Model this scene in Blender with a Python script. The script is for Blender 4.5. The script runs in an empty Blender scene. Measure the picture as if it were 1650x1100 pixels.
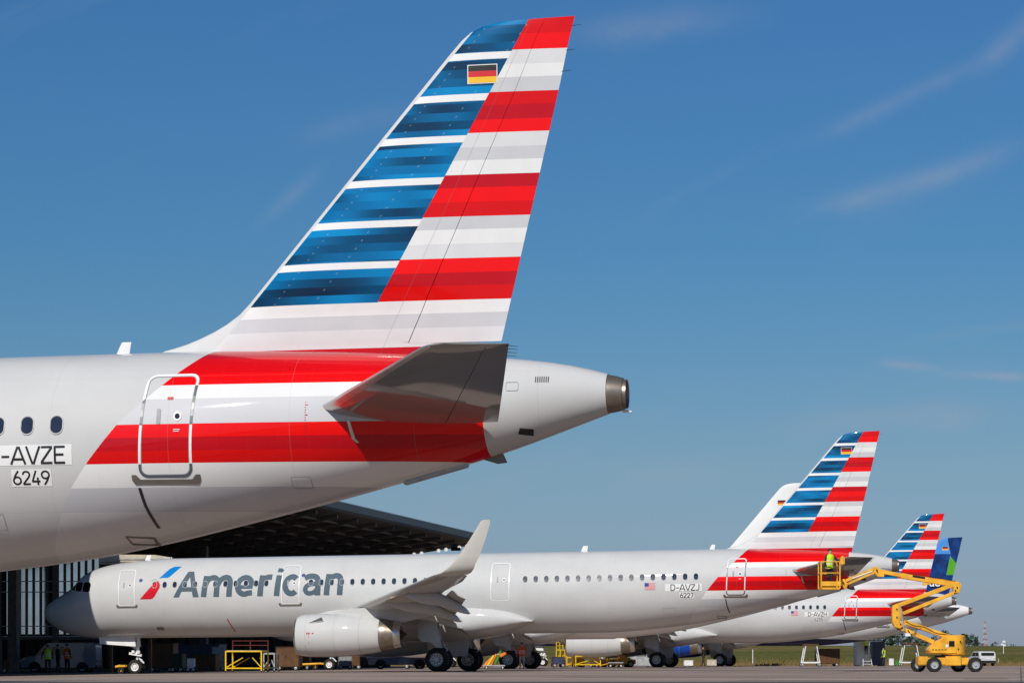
import bpy, bmesh, math, random
from mathutils import Vector, Matrix
R = math.radians
rnd = random.Random(7)
sc = bpy.context.scene
col = sc.collection

# ------------------------------------------------------------------ camera, sky, sun, exposure
FPX, EYE, HORIZON = 4300.0, 0.55, 1063.0          # focal length and horizon in pixels of a 1650 x 1100 frame, eye height in m
cam_d = bpy.data.cameras.new('camera')
cam_d.sensor_width = 36.0
cam_d.lens = FPX / 1650 * 36
cam_d.shift_y = (HORIZON - 550) / 1650
cam_d.clip_start = 0.5
cam_d.clip_end = 20000
cam = bpy.data.objects.new('camera', cam_d)
cam.location = (0, 0, EYE)
cam.rotation_euler = (R(90), 0, 0)
col.objects.link(cam)
sc.camera = cam

TH = R(10.8)                                       # the aircraft stand turned this far from the picture plane
CT, ST = math.cos(TH), math.sin(TH)
LIGHT = Vector((0.344, 0.952, -0.82)).normalized()  # the way sunlight travels
SUN_EL = math.asin(-LIGHT.z)
SUN_AZ = math.atan2(-LIGHT.x, -LIGHT.y)            # clockwise from +Y

world = bpy.data.worlds.new('World')
sc.world = world
world.use_nodes = True
wt = world.node_tree
wt.nodes.clear()
w_out = wt.nodes.new('ShaderNodeOutputWorld')
w_bg = wt.nodes.new('ShaderNodeBackground')
w_bg.inputs['Strength'].default_value = 0.088
w_sky = wt.nodes.new('ShaderNodeTexSky')
w_sky.sky_type = 'NISHITA'
w_sky.sun_disc = False
w_sky.sun_elevation = SUN_EL
w_sky.sun_rotation = SUN_AZ
w_sky.altitude = 0
w_sky.air_density = 1.0
w_sky.dust_density = 0.3
w_sky.ozone_density = 3.0
w_tc = wt.nodes.new('ShaderNodeTexCoord')
w_sep = wt.nodes.new('ShaderNodeSeparateXYZ')
wt.links.new(w_tc.outputs['Generated'], w_sep.inputs[0])


def wmath(op, a, b=None, clamp=False):
    n = wt.nodes.new('ShaderNodeMath')
    n.operation = op
    n.use_clamp = clamp
    for i, q in enumerate((a, b)):
        if q is None:
            continue
        if isinstance(q, (int, float)):
            n.inputs[i].default_value = q
        else:
            wt.links.new(q, n.inputs[i])
    return n.outputs[0]


# clean dry air overhead: the deep blue of the polarised sky grows with height above the horizon
w_ramp = wt.nodes.new('ShaderNodeValToRGB')
cr = w_ramp.color_ramp
cr.interpolation = 'LINEAR'
_st = [(0.0, (0.36, 0.435, 0.74)), (0.03, (0.375, 0.46, 0.69)), (0.0726, (0.39, 0.51, 0.645)), (0.115, (0.325, 0.52, 0.67)), (0.1523, (0.275, 0.524, 0.70)), (0.2358, (0.265, 0.545, 0.78)), (0.5, (0.30, 0.55, 0.78)), (1.0, (0.36, 0.56, 0.75))]
while len(cr.elements) < len(_st):
    cr.elements.new(0.5)
for _e, (_p, _c) in zip(cr.elements, _st):
    _e.position = _p
    _e.color = _c + (1,)
wt.links.new(w_sep.outputs[2], w_ramp.inputs[0])
w_mul = wt.nodes.new('ShaderNodeMixRGB')
w_mul.blend_type = 'MULTIPLY'
w_mul.inputs[0].default_value = 1.0
wt.links.new(w_sky.outputs[0], w_mul.inputs[1])
wt.links.new(w_ramp.outputs[0], w_mul.inputs[2])
# thin cirrus: long feathered streaks rising to the right
w_rot = wt.nodes.new('ShaderNodeMapping')
w_rot.inputs['Rotation'].default_value = (0, R(24), 0)
wt.links.new(w_tc.outputs['Generated'], w_rot.inputs[0])
w_map = wt.nodes.new('ShaderNodeMapping')
w_map.inputs['Scale'].default_value = (2.0, 2.0, 15)
w_map.inputs['Location'].default_value = (0.35, 0.0, 0.3)
wt.links.new(w_rot.outputs[0], w_map.inputs[0])
w_n = wt.nodes.new('ShaderNodeTexNoise')
w_n.inputs['Scale'].default_value = 2.6
w_n.inputs['Detail'].default_value = 7
w_n.inputs['Roughness'].default_value = 0.55
w_n.inputs['Distortion'].default_value = 0.5
wt.links.new(w_map.outputs[0], w_n.inputs['Vector'])
w_n2 = wt.nodes.new('ShaderNodeTexNoise')
w_n2.inputs['Scale'].default_value = 5.0
w_n2.inputs['Detail'].default_value = 2
wt.links.new(w_tc.outputs['Generated'], w_n2.inputs['Vector'])
c1 = wmath('MULTIPLY', wmath('SUBTRACT', w_n.outputs[0], 0.56), 4.5, True)
c2 = wmath('MULTIPLY', wmath('SUBTRACT', w_n2.outputs[0], 0.42), 4.0, True)
cm = wmath('MULTIPLY', wmath('MULTIPLY', c1, c2), 0.16)
w_az = wmath('DIVIDE', w_sep.outputs[0], wmath('MAXIMUM', w_sep.outputs[1], 0.05))
w_el = wmath('DIVIDE', w_sep.outputs[2], wmath('MAXIMUM', w_sep.outputs[1], 0.05))
w_n3 = wt.nodes.new('ShaderNodeTexNoise')
w_n3.inputs['Scale'].default_value = 26.0
w_n3.inputs['Detail'].default_value = 6
w_n3.inputs['Roughness'].default_value = 0.6
wt.links.new(w_rot.outputs[0], w_n3.inputs['Vector'])
wob = wmath('MULTIPLY', wmath('SUBTRACT', w_n3.outputs[0], 0.5), 0.018)
# named wisps: centre azimuth, centre height, half length, half width, slope, curl, strength
for az, el, hl, hw, sl, curl, st in ((0.149, 0.1780, 0.034, 0.0040, 0.30, 1.6, 0.27), (0.148, 0.2110, 0.030, 0.0036, 0.46, 1.0, 0.20), (0.150, 0.1100, 0.010, 0.0016, -0.12, 0, 0.55), (0.178, 0.1064, 0.017, 0.0017, -0.03, 0, 0.62),
                                     (0.143, 0.0905, 0.038, 0.0052, 0.08, 0, 0.34), (0.055, 0.2380, 0.035, 0.0060, 0.10, 0, 0.22), (0.188, 0.2330, 0.014, 0.0060, 0.8, 0, 0.22), (0.060, 0.0690, 0.020, 0.0045, 0.05, 0, 0.26), (0.180, 0.1240, 0.03, 0.002, 0.15, 0, 0.12), (-0.085, 0.1720, 0.012, 0.0040, 0.9, 0, 0.14), (-0.06, 0.2010, 0.02, 0.0045, 0.25, 0, 0.12), (0.188, 0.0450, 0.012, 0.0040, 0.0, 0, 0.22)):
    t_ = wmath('DIVIDE', wmath('SUBTRACT', w_az, az), hl)
    line = wmath('ADD', wmath('MULTIPLY', wmath('SUBTRACT', w_az, az), sl), wmath('MULTIPLY', wmath('MULTIPLY', wmath('SUBTRACT', w_az, az), wmath('SUBTRACT', w_az, az)), curl))
    d_ = wmath('DIVIDE', wmath('ADD', wmath('SUBTRACT', wmath('SUBTRACT', w_el, el), line), wmath('MULTIPLY', wob, hw * 60)), hw)
    g_ = wmath('POWER', 2.7183, wmath('MULTIPLY', wmath('ADD', wmath('MULTIPLY', d_, d_), wmath('POWER', wmath('ABSOLUTE', t_), 3.0)), -1.0))
    g_ = wmath('MULTIPLY', wmath('MULTIPLY', g_, wmath('MULTIPLY', wmath('ADD', w_n3.outputs[0], -0.22), 2.1, True)), st * 1.35)
    cm = wmath('ADD', cm, g_, True)
w_mix = wt.nodes.new('ShaderNodeMixRGB')
wt.links.new(cm, w_mix.inputs[0])
wt.links.new(w_mul.outputs[0], w_mix.inputs[1])
w_mix.inputs[2].default_value = (3.6, 4.1, 5.2, 1)
wt.links.new(w_mix.outputs[0], w_bg.inputs['Color'])
wt.links.new(w_bg.outputs[0], w_out.inputs['Surface'])

sun_d = bpy.data.lights.new('sun', 'SUN')
sun_d.energy = 4.0
sun_d.angle = R(0.5)
sun_d.color = (1.0, 0.95, 0.87)
sun = bpy.data.objects.new('sun', sun_d)
sun.rotation_euler = LIGHT.to_track_quat('-Z', 'Y').to_euler()
sun.location = (-40, -60, 80)
col.objects.link(sun)

sc.view_settings.view_transform = 'Standard'
sc.view_settings.look = 'None'
sc.view_settings.exposure = 0.0
sc.view_settings.gamma = 1.0
sc.view_settings.use_curve_mapping = False
sc.cycles.max_bounces = 8
sc.cycles.caustics_reflective = False
sc.cycles.caustics_refractive = False


# ------------------------------------------------------------------ materials
class Nodes:
    def __init__(self, name):
        self.m = bpy.data.materials.new(name)
        self.m.use_nodes = True
        self.nt = self.m.node_tree
        self.b = self.nt.nodes['Principled BSDF']
        self._p = None

    def new(self, t):
        return self.nt.nodes.new(t)

    def put(self, sock, v):
        if isinstance(v, bpy.types.NodeSocket):
            self.nt.links.new(v, sock)
        elif isinstance(v, tuple) and len(v) == 3 and sock.type == 'RGBA':
            sock.default_value = v + (1,)
        else:
            sock.default_value = v

    def math(self, op, a, b=None, clamp=False):
        n = self.new('ShaderNodeMath')
        n.operation = op
        n.use_clamp = clamp
        self.put(n.inputs[0], a)
        if b is not None:
            self.put(n.inputs[1], b)
        return n.outputs[0]

    def mix(self, f, a, b, mode='MIX'):
        n = self.new('ShaderNodeMixRGB')
        n.blend_type = mode
        self.put(n.inputs[0], f)
        self.put(n.inputs[1], a)
        self.put(n.inputs[2], b)
        return n.outputs[0]

    def ramp(self, f, stops, interp='LINEAR'):
        n = self.new('ShaderNodeValToRGB')
        c = n.color_ramp
        c.interpolation = interp
        while len(c.elements) < len(stops):
            c.elements.new(0.5)
        for i, (p, q) in enumerate(stops):
            c.elements[i].position = p
            c.elements[i].color = (q, q, q, 1) if isinstance(q, (int, float)) else tuple(q) + (1,)
        self.put(n.inputs[0], f)
        return n.outputs[0]

    def xyz(self):
        if self._p is None:
            t = self.new('ShaderNodeTexCoord')
            s = self.new('ShaderNodeSeparateXYZ')
            self.nt.links.new(t.outputs['Object'], s.inputs[0])
            self._p = (s.outputs[0], s.outputs[1], s.outputs[2], t.outputs['Object'])
        return self._p

    def noise(self, vec, scale, detail=3, rough=0.5):
        n = self.new('ShaderNodeTexNoise')
        n.inputs['Scale'].default_value = scale
        n.inputs['Detail'].default_value = detail
        n.inputs['Roughness'].default_value = rough
        if vec is not None:
            self.put(n.inputs['Vector'], vec)
        return n.outputs[0]

    def comb(self, x, y, z):
        n = self.new('ShaderNodeCombineXYZ')
        for i, q in enumerate((x, y, z)):
            self.put(n.inputs[i], q)
        return n.outputs[0]

    def bump(self, h, strength, dist):
        n = self.new('ShaderNodeBump')
        n.inputs['Strength'].default_value = strength
        n.inputs['Distance'].default_value = dist
        self.put(n.inputs['Height'], h)
        self.nt.links.new(n.outputs[0], self.b.inputs['Normal'])
        self.nt.links.new(n.outputs[0], self.b.inputs['Coat Normal'])

    def done(self, color, rough=0.5, metal=0.0, coat=0.0, coat_rough=0.05, spec=None):
        self.put(self.b.inputs['Base Color'], color)
        self.put(self.b.inputs['Roughness'], rough)
        self.put(self.b.inputs['Metallic'], metal)
        self.put(self.b.inputs['Coat Weight'], coat)
        self.put(self.b.inputs['Coat Roughness'], coat_rough)
        if spec is not None:
            self.put(self.b.inputs['Specular IOR Level'], spec)
        return self.m


def simple(name, color, rough=0.5, metal=0.0, coat=0.0, var=0.12, scale=3.0, spec=0.35):
    """A painted or bare surface with light uneven wear."""
    n = Nodes(name)
    _, _, _, o = n.xyz()
    f = n.noise(o, scale, 4)
    k = n.ramp(f, [(0.3, 1 - var), (0.7, 1 + var * 0.35)])
    c = n.mix(1.0, tuple(color), k, 'MULTIPLY')
    r = n.math('ADD', rough - 0.05, n.math('MULTIPLY', f, 0.1))
    return n.done(c, r, metal, coat, spec=spec)


SILVER = 0.56
WHITE, LGREY, GREY = (0.76, 0.76, 0.75), (0.66, 0.665, 0.67), (0.56, 0.565, 0.58)
RB, RM, RD = (0.84, 0.0015, 0.0015), (0.66, 0.001, 0.002), (0.50, 0.001, 0.008)


def skin_lines(n, c):
    """Faint lap joints round the barrel and rivet-row tone."""
    x, y, z, o = n.xyz()
    ring = n.math('LESS_THAN', n.math('FRACT', n.math('DIVIDE', n.math('ADD', x, 60.0), 2.134)), 0.006)
    lap = n.math('LESS_THAN', n.math('ABSOLUTE', n.math('SUBTRACT', z, 3.05)), 0.006)
    l = n.math('MULTIPLY', n.math('MAXIMUM', ring, lap), 0.16)
    c = n.mix(l, c, (0.25, 0.25, 0.25))
    fr = n.math('LESS_THAN', n.math('FRACT', n.math('DIVIDE', n.math('ADD', x, 60.2), 0.5335)), 0.02)
    dots = n.math('LESS_THAN', n.math('FRACT', n.math('MULTIPLY', z, 16.0)), 0.45)
    c = n.mix(n.math('MULTIPLY', n.math('MULTIPLY', fr, dots), 0.07), c, (0.2, 0.2, 0.2))
    lap2 = n.math('LESS_THAN', n.math('ABSOLUTE', n.math('SUBTRACT', z, 5.42)), 0.005)
    c = n.mix(n.math('MULTIPLY', lap2, 0.10), c, (0.25, 0.25, 0.25))
    drip = n.noise(n.comb(n.math('MULTIPLY', x, 2.3), 0.0, n.math('MULTIPLY', z, 0.7)), 1.0, 5, 0.6)
    c = n.mix(1.0, c, n.ramp(drip, [(0.45, 1.0), (0.8, 0.975)]), 'MULTIPLY')
    f = n.noise(n.comb(n.math('MULTIPLY', x, 0.5), y, z), 1.3, 4)
    return n.mix(1.0, c, n.ramp(f, [(0.3, 0.94), (0.7, 1.02)]), 'MULTIPLY')


def paint(n, c):
    x, y, z, o = n.xyz()
    n.bump(n.noise(o, 1.7, 3), 0.06, 0.03)
    return n.done(c, 0.45, 0.0, 0.6, 0.03, 0.06)


def livery_mask(n):
    """1 where the striped tail paint covers the aft body (slanting, curved front edge)."""
    x, y, z, o = n.xyz()
    u = n.math('ADD', x, 22.0)
    pts = [(1.85, 33.95), (2.44, 34.29), (3.47, 34.92), (3.94, 35.28), (4.57, 35.80), (5.24, 36.50), (5.70, 36.95), (6.0, 37.2)]
    fz = n.math('DIVIDE', n.math('SUBTRACT', z, 1.5), 5.0)
    xb = n.ramp(fz, [((a - 1.5) / 5.0, (b - 33) / 10.0) for a, b in pts])
    xb = n.math('ADD', n.math('MULTIPLY', xb, 10.0), 33.0)
    return n.math('MULTIPLY', n.math('GREATER_THAN', u, xb), n.math('LESS_THAN', u, 42.15))


def m_fuselage_flag():
    n = Nodes('flag_stripe_fuselage_paint')
    x, y, z, o = n.xyz()
    fz = n.math('DIVIDE', n.math('SUBTRACT', z, 1.5), 5.0)
    S = [(1.5, (0.62, 0.62, 0.61)), (3.03, (0.53, 0.535, 0.56)), (3.45, WHITE), (3.85, RM), (4.07, RD), (4.30, RB), (4.53, (0.60, 0.60, 0.615)),
         (4.98, WHITE), (5.24, RB), (5.46, RM), (5.76, RD)]
    st = n.ramp(fz, [((a - 1.5) / 5.0, b) for a, b in S], 'CONSTANT')
    c = n.mix(livery_mask(n), (SILVER, SILVER, SILVER * 0.985), st)
    return paint(n, skin_lines(n, c))


def m_fin_flag():
    n = Nodes('flag_stripe_fin_paint')
    x, y, z, o = n.xyz()
    u = n.math('SUBTRACT', n.math('ADD', x, 22.0), n.math('MULTIPLY', n.math('SUBTRACT', z, 5.0), 0.0096))
    fz = n.math('DIVIDE', n.math('SUBTRACT', z, 5.5), 6.5)
    S = [(5.5, RD), (5.94, LGREY), (6.27, GREY), (6.52, WHITE), (6.76, RM), (7.0, RD), (7.25, RB), (7.49, LGREY), (7.74, WHITE), (8.0, GREY),
         (8.24, RM), (8.48, RB), (8.73, RD), (8.97, WHITE), (9.22, GREY), (9.46, LGREY), (9.70, RB), (9.94, RD), (10.18, RM), (10.41, GREY),
         (10.66, WHITE), (10.9, LGREY), (11.14, RB), (11.42, RM)]
    st = n.ramp(fz, [((a - 5.5) / 6.5, b) for a, b in S], 'CONSTANT')
    low = n.ramp(fz, [(0, RD), ((5.94 - 5.5) / 6.5, LGREY), ((6.27 - 5.5) / 6.5, GREY), ((6.52 - 5.5) / 6.5, WHITE)], 'CONSTANT')
    band = n.math('DIVIDE', n.math('SUBTRACT', z, 6.76), 0.73)
    strip = n.math('MULTIPLY', n.math('GREATER_THAN', n.math('FRACT', band), 0.83), n.math('LESS_THAN', z, 11.14))
    sub = n.math('FLOOR', n.math('MULTIPLY', band, 4.82))
    g = n.noise(n.comb(n.math('MULTIPLY', u, 0.62), n.math('MULTIPLY', sub, 5.37), 3.3), 1.0, 0)
    blue = n.ramp(g, [(0.22, (0.002, 0.016, 0.048)), (0.42, (0.0, 0.068, 0.17)), (0.57, (0.0, 0.145, 0.36)), (0.68, (0.0, 0.23, 0.52))])
    blue = n.mix(strip, blue, (0.78, 0.78, 0.77))
    blue = n.mix(n.math('GREATER_THAN', z, 6.76), low, blue)
    diag = n.math('ADD', 40.10, n.math('MULTIPLY', n.math('SUBTRACT', z, 6.75), 0.552))
    c = n.mix(n.math('GREATER_THAN', u, diag), blue, st)
    le = n.math('ADD', 37.69, n.math('MULTIPLY', n.math('SUBTRACT', z, 6.84), 0.858))
    lem = n.math('MULTIPLY', n.math('LESS_THAN', u, n.math('ADD', le, 0.10)), n.math('GREATER_THAN', z, 5.97))
    c = n.mix(lem, c, (0.62, 0.62, 0.61))
    te_ = n.math('ADD', 42.33, n.math('MULTIPLY', n.math('SUBTRACT', z, 6.03), 0.2335))
    hg = n.math('SUBTRACT', te_, n.math('ADD', 1.24, n.math('MULTIPLY', n.math('SUBTRACT', 9.7, z), 0.235)))
    jn = n.math('LESS_THAN', n.math('ABSOLUTE', n.math('SUBTRACT', u, hg)), 0.007)
    c = n.mix(n.math('MULTIPLY', jn, 0.30), c, (0.12, 0.10, 0.10))
    for off_, k_ in ((0.55, 9.0), (1.30, 7.0)):
        rv = n.math('LESS_THAN', n.math('ABSOLUTE', n.math('SUBTRACT', u, n.math('ADD', n.math('ADD', 37.69, off_), n.math('MULTIPLY', n.math('SUBTRACT', z, 6.84), 0.80)))), 0.011)
        rv = n.math('MULTIPLY', rv, n.math('LESS_THAN', n.math('FRACT', n.math('MULTIPLY', z, k_)), 0.22))
        c = n.mix(n.math('MULTIPLY', rv, 0.22), c, (0.55, 0.6, 0.65))
    f = n.noise(n.comb(x, 0.0, z), 2.0, 3)
    c = n.mix(1.0, c, n.ramp(f, [(0.3, 0.95), (0.7, 1.02)]), 'MULTIPLY')
    n.bump(n.noise(o, 2.2, 2), 0.04, 0.02)
    return n.done(c, 0.45, 0.0, 0.45, 0.04, 0.08)


def m_doorline():
    """Door surround: white on silver and red, slate on the white stripes."""
    n = Nodes('door_outline_paint')
    x, y, z, o = n.xyz()
    d = n.math('MAXIMUM', n.math('MULTIPLY', n.math('GREATER_THAN', z, 4.53), n.math('LESS_THAN', z, 5.24)), n.math('LESS_THAN', z, 3.85))
    return n.done(n.mix(n.math('MULTIPLY', d, livery_mask(n)), (0.80, 0.80, 0.80), (0.085, 0.10, 0.125)), 0.35, 0, 0.5)


def m_body(name, color):
    n = Nodes(name)
    return paint(n, skin_lines(n, color))


def m_navy_body():
    n = Nodes('white_and_navy_fuselage_paint')
    x, y, z, o = n.xyz()
    lim = n.math('ADD', 2.75, n.math('MULTIPLY', n.math('ADD', x, 0.0), -0.028))
    return paint(n, n.mix(n.math('LESS_THAN', z, lim), (0.72, 0.72, 0.72), (0.012, 0.018, 0.09)))


def m_prism_fin():
    n = Nodes('blue_and_green_fin_paint')
    x, y, z, o = n.xyz()
    u = n.math('ADD', x, 22.0)
    navy, sky, royal, green = (0.003, 0.020, 0.10), (0.07, 0.25, 0.62), (0.003, 0.050, 0.24), (0.09, 0.36, 0.02)
    g = n.noise(o, 1.0, 2)
    base = n.mix(n.ramp(g, [(0.35, 0.0), (0.65, 1.0)]), navy, royal)
    up = n.math('GREATER_THAN', z, 10.2)
    left = n.math('LESS_THAN', u, n.math('ADD', 42.65, n.math('MULTIPLY', n.math('SUBTRACT', z, 10.2), -0.2)))
    c = n.mix(n.math('MULTIPLY', up, left), base, sky)
    t = n.math('MULTIPLY', n.math('GREATER_THAN', z, 8.3), n.math('LESS_THAN', z, n.math('SUBTRACT', 10.05, n.math('MULTIPLY', n.math('SUBTRACT', u, 42.6), 1.3))))
    t = n.math('MULTIPLY', t, n.math('GREATER_THAN', u, n.math('ADD', 42.25, n.math('MULTIPLY', n.math('SUBTRACT', z, 8.3), 0.2))))
    c = n.mix(t, c, green)
    return paint(n, c)


M = {}
M['fus_flag'] = m_fuselage_flag()
M['fin_flag'] = m_fin_flag()
M['doorline'] = m_doorline()
M['silver'] = m_body('silver_aircraft_paint', (SILVER, SILVER, SILVER * 0.985))
M['white_ac'] = m_body('white_aircraft_paint', (0.78, 0.78, 0.77))
M['cream'] = m_body('cream_sharklet_paint', (0.58, 0.56, 0.51))
M['navy_fus'] = m_navy_body()
M['prism_fin'] = m_prism_fin()
M['royal'] = m_body('royal_blue_cowl_paint', (0.006, 0.06, 0.36))
M['wing_grey'] = m_body('light_grey_wing_paint', (0.50, 0.50, 0.485))
_hs = Nodes('glossy_tailplane_paint')
_hs.bump(_hs.noise(_hs.xyz()[3], 1.2, 2), 0.05, 0.03)
M['hs_grey'] = _hs.done(skin_lines(_hs, (0.22, 0.22, 0.205)), 0.4, 0, 1.0, 0.05, 0.2)
M['hs_grey'].node_tree.nodes['Principled BSDF'].inputs['Coat IOR'].default_value = 1.7
M['bare'] = simple('bare_polished_metal', (0.62, 0.60, 0.57), 0.28, 0.9, 0, 0.1)
M['burnt'] = simple('heat_stained_metal', (0.27, 0.225, 0.185), 0.38, 0.7, 0, 0.2)
M['dark_metal'] = simple('dark_metal', (0.035, 0.035, 0.037), 0.5, 0.3)
M['steel'] = simple('grey_gear_steel', (0.42, 0.43, 0.43), 0.4, 0.3)
M['white'] = simple('white_enamel', (0.80, 0.80, 0.79), 0.4, 0, 0.2)
M['tyre'] = simple('tyre_rubber', (0.018, 0.018, 0.018), 0.85, 0, 0, 0.3, 8)
M['rim'] = simple('silver_wheel_rim', (0.50, 0.50, 0.50), 0.42, 0.4, 0, 0.2, 8)
M['rim_white'] = simple('white_wheel_rim', (0.78, 0.78, 0.76), 0.42)
M['black'] = simple('matt_black', (0.012, 0.012, 0.013), 0.6)
M['slate'] = simple('slate_lettering', (0.085, 0.125, 0.155), 0.5, 0, 0.25, 0.05, spec=0.06)
M['ink'] = simple('black_lettering', (0.015, 0.015, 0.016), 0.4, 0, 0.4, 0.05)
M['pane'] = simple('cabin_glass', (0.018, 0.026, 0.05), 0.08, 0, 0.5, 0.1, 6)
M['cockpit'] = simple('cockpit_glass', (0.008, 0.009, 0.011), 0.05, 0, 0.5, 0.1)
M['flag_black'] = simple('flag_black', (0.012, 0.012, 0.012), 0.4)
M['flag_red'] = simple('flag_red', (0.62, 0.01, 0.02), 0.4)
M['flag_gold'] = simple('flag_gold', (0.85, 0.50, 0.01), 0.4)
M['flag_blue'] = simple('flag_blue', (0.03, 0.05, 0.22), 0.4)
M['bird_red'] = simple('logo_red', (0.58, 0.008, 0.02), 0.45, 0, 0.3, spec=0.08)
M['bird_blue'] = simple('logo_blue', (0.003, 0.20, 0.56), 0.45, 0, 0.3, spec=0.08)
M['bird_grey'] = simple('logo_grey', (0.40, 0.41, 0.42), 0.35, 0, 0.6)
M['red'] = simple('red_paint', (0.55, 0.01, 0.015), 0.4)
M['dull_red'] = simple('dull_red_paint', (0.11, 0.010, 0.010), 0.6)
M['sill'] = simple('worn_door_sill', (0.22, 0.20, 0.175), 0.5, 0.5)
M['panel_line'] = simple('panel_joint_sealant', (0.40, 0.40, 0.40), 0.6)
M['navy'] = simple('navy_paint', (0.012, 0.018, 0.09), 0.35, 0, 0.5)
M['yellow'] = simple('yellow_machine_paint', (0.88, 0.44, 0.030), 0.48, 0, 0.15, 0.34, 2.2)
M['yellow2'] = simple('lemon_yellow_paint', (0.85, 0.55, 0.01), 0.45, 0, 0, 0.2)
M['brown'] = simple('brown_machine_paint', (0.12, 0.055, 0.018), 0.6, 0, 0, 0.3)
M['beige'] = simple('beige_paint', (0.55, 0.48, 0.37), 0.5, 0, 0, 0.2)
M['grey_paint'] = simple('grey_paint', (0.30, 0.31, 0.32), 0.5)
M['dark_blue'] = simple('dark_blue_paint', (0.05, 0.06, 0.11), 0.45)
M['car_blue'] = simple('blue_car_paint', (0.05, 0.09, 0.22), 0.3, 0, 0.9)
M['van_shaded'] = simple('shaded_white_van_paint', (0.20, 0.22, 0.26), 0.35, 0, 0.6)  # white van with the hangar shade mixed into its base colour
M['van_white'] = simple('white_van_paint', (0.62, 0.63, 0.64), 0.35, 0, 0.8)
M['auto_glass'] = simple('vehicle_glass', (0.01, 0.013, 0.016), 0.06)
M['galv'] = simple('galvanised_steel', (0.46, 0.48, 0.48), 0.45, 0.4, 0, 0.25)
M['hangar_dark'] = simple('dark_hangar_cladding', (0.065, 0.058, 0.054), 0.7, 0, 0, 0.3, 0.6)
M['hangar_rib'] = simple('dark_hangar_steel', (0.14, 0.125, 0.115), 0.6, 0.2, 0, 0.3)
M['fascia'] = simple('weathered_fascia_metal', (0.10, 0.10, 0.105), 0.45, 0.5, 0, 0.25, 0.5)
M['mirror_glass'] = simple('hangar_window_glass', (0.60, 0.64, 0.66), 0.06, 0.85, 0, 0.2, 0.8)
M['lamp'] = simple('white_lamp_cover', (0.80, 0.80, 0.78), 0.3)
_glow = Nodes('glowing_floodlight_cover')  # weak emission brightens the white floodlight covers
M['lamp_glow'] = _glow.done((0.8, 0.8, 0.8), 0.3)
_glow.b.inputs['Emission Color'].default_value = (1, 0.97, 0.9, 1)
_glow.b.inputs['Emission Strength'].default_value = 0.7
M['hivis'] = simple('hi_vis_yellow_cloth', (0.58, 0.85, 0.02), 0.75)
M['hivis_orange'] = simple('hi_vis_orange_cloth', (0.85, 0.13, 0.02), 0.75)
M['tape'] = simple('reflective_tape', (0.75, 0.75, 0.72), 0.4)
M['trousers'] = simple('dark_work_trousers', (0.025, 0.027, 0.035), 0.85)
M['shirt'] = simple('dark_work_shirt', (0.022, 0.022, 0.026), 0.85)
M['skin'] = simple('skin', (0.50, 0.29, 0.20), 0.55)
M['hair'] = simple('dark_hair', (0.03, 0.022, 0.016), 0.7)
M['orange'] = simple('orange_cover', (0.80, 0.22, 0.03), 0.6)
M['green'] = simple('green_cover', (0.05, 0.22, 0.03), 0.6)
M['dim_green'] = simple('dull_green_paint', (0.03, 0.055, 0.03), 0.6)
M['bark'] = simple('bark', (0.07, 0.05, 0.035), 0.9)
M['tower_red_hazed'] = simple('tower_red_hazed', (0.40, 0.22, 0.20), 0.6)  # distance haze is mixed into both mast colours
M['tower_white_hazed'] = simple('tower_white_hazed', (0.50, 0.50, 0.52), 0.6)


def m_leaf():
    n = Nodes('tree_leaves')
    x, y, z, o = n.xyz()
    c = n.ramp(n.noise(o, 0.8, 4), [(0.3, (0.018, 0.034, 0.014)), (0.55, (0.032, 0.055, 0.020)), (0.75, (0.055, 0.080, 0.028))])
    return n.done(c, 0.8)


def m_apron():
    n = Nodes('worn_apron_concrete')
    x, y, z, o = n.xyz()
    xr = n.math('ADD', n.math('MULTIPLY', x, 0.982), n.math('MULTIPLY', y, -0.187))
    yr = n.math('ADD', n.math('MULTIPLY', y, 0.982), n.math('MULTIPLY', x, 0.187))
    big = n.noise(n.comb(n.math('MULTIPLY', xr, 0.035), n.math('MULTIPLY', yr, 0.20), 0.0), 1.0, 6, 0.68)
    fine = n.noise(o, 5.0, 5, 0.65)
    c = n.ramp(big, [(0.30, (0.255, 0.190, 0.158)), (0.5, (0.325, 0.248, 0.205)), (0.72, (0.39, 0.31, 0.255))])
    c = n.mix(1.0, c, n.ramp(fine, [(0.25, 0.82), (0.75, 1.08)]), 'MULTIPLY')
    # slabs 7.5 m square: each its own tone, dark tarred joints
    ix = n.math('FLOOR', n.math('DIVIDE', xr, 7.5))
    iy = n.math('FLOOR', n.math('DIVIDE', yr, 7.5))
    wn = n.new('ShaderNodeTexWhiteNoise')
    wn.noise_dimensions = '2D'
    n.put(wn.inputs['Vector'], n.comb(ix, iy, 0.0))
    c = n.mix(1.0, c, n.ramp(wn.outputs[0], [(0, 0.80), (1, 1.14)]), 'MULTIPLY')
    jx = n.math('LESS_THAN', n.math('FRACT', n.math('DIVIDE', xr, 7.5)), 0.008)
    jy = n.math('LESS_THAN', n.math('FRACT', n.math('DIVIDE', yr, 7.5)), 0.05)
    c = n.mix(n.math('MULTIPLY', n.math('MAXIMUM', jx, jy), 0.65), c, (0.05, 0.045, 0.042))
    # oil and tyre stains
    s = n.noise(n.comb(n.math('MULTIPLY', x, 0.35), n.math('MULTIPLY', y, 0.5), 2.0), 1.0, 4)
    c = n.mix(n.ramp(s, [(0.58, 0.0), (0.75, 0.5)]), c, (0.09, 0.08, 0.075))
    n.bump(fine, 0.15, 0.01)
    return n.done(c, 0.9, spec=0.15)


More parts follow.
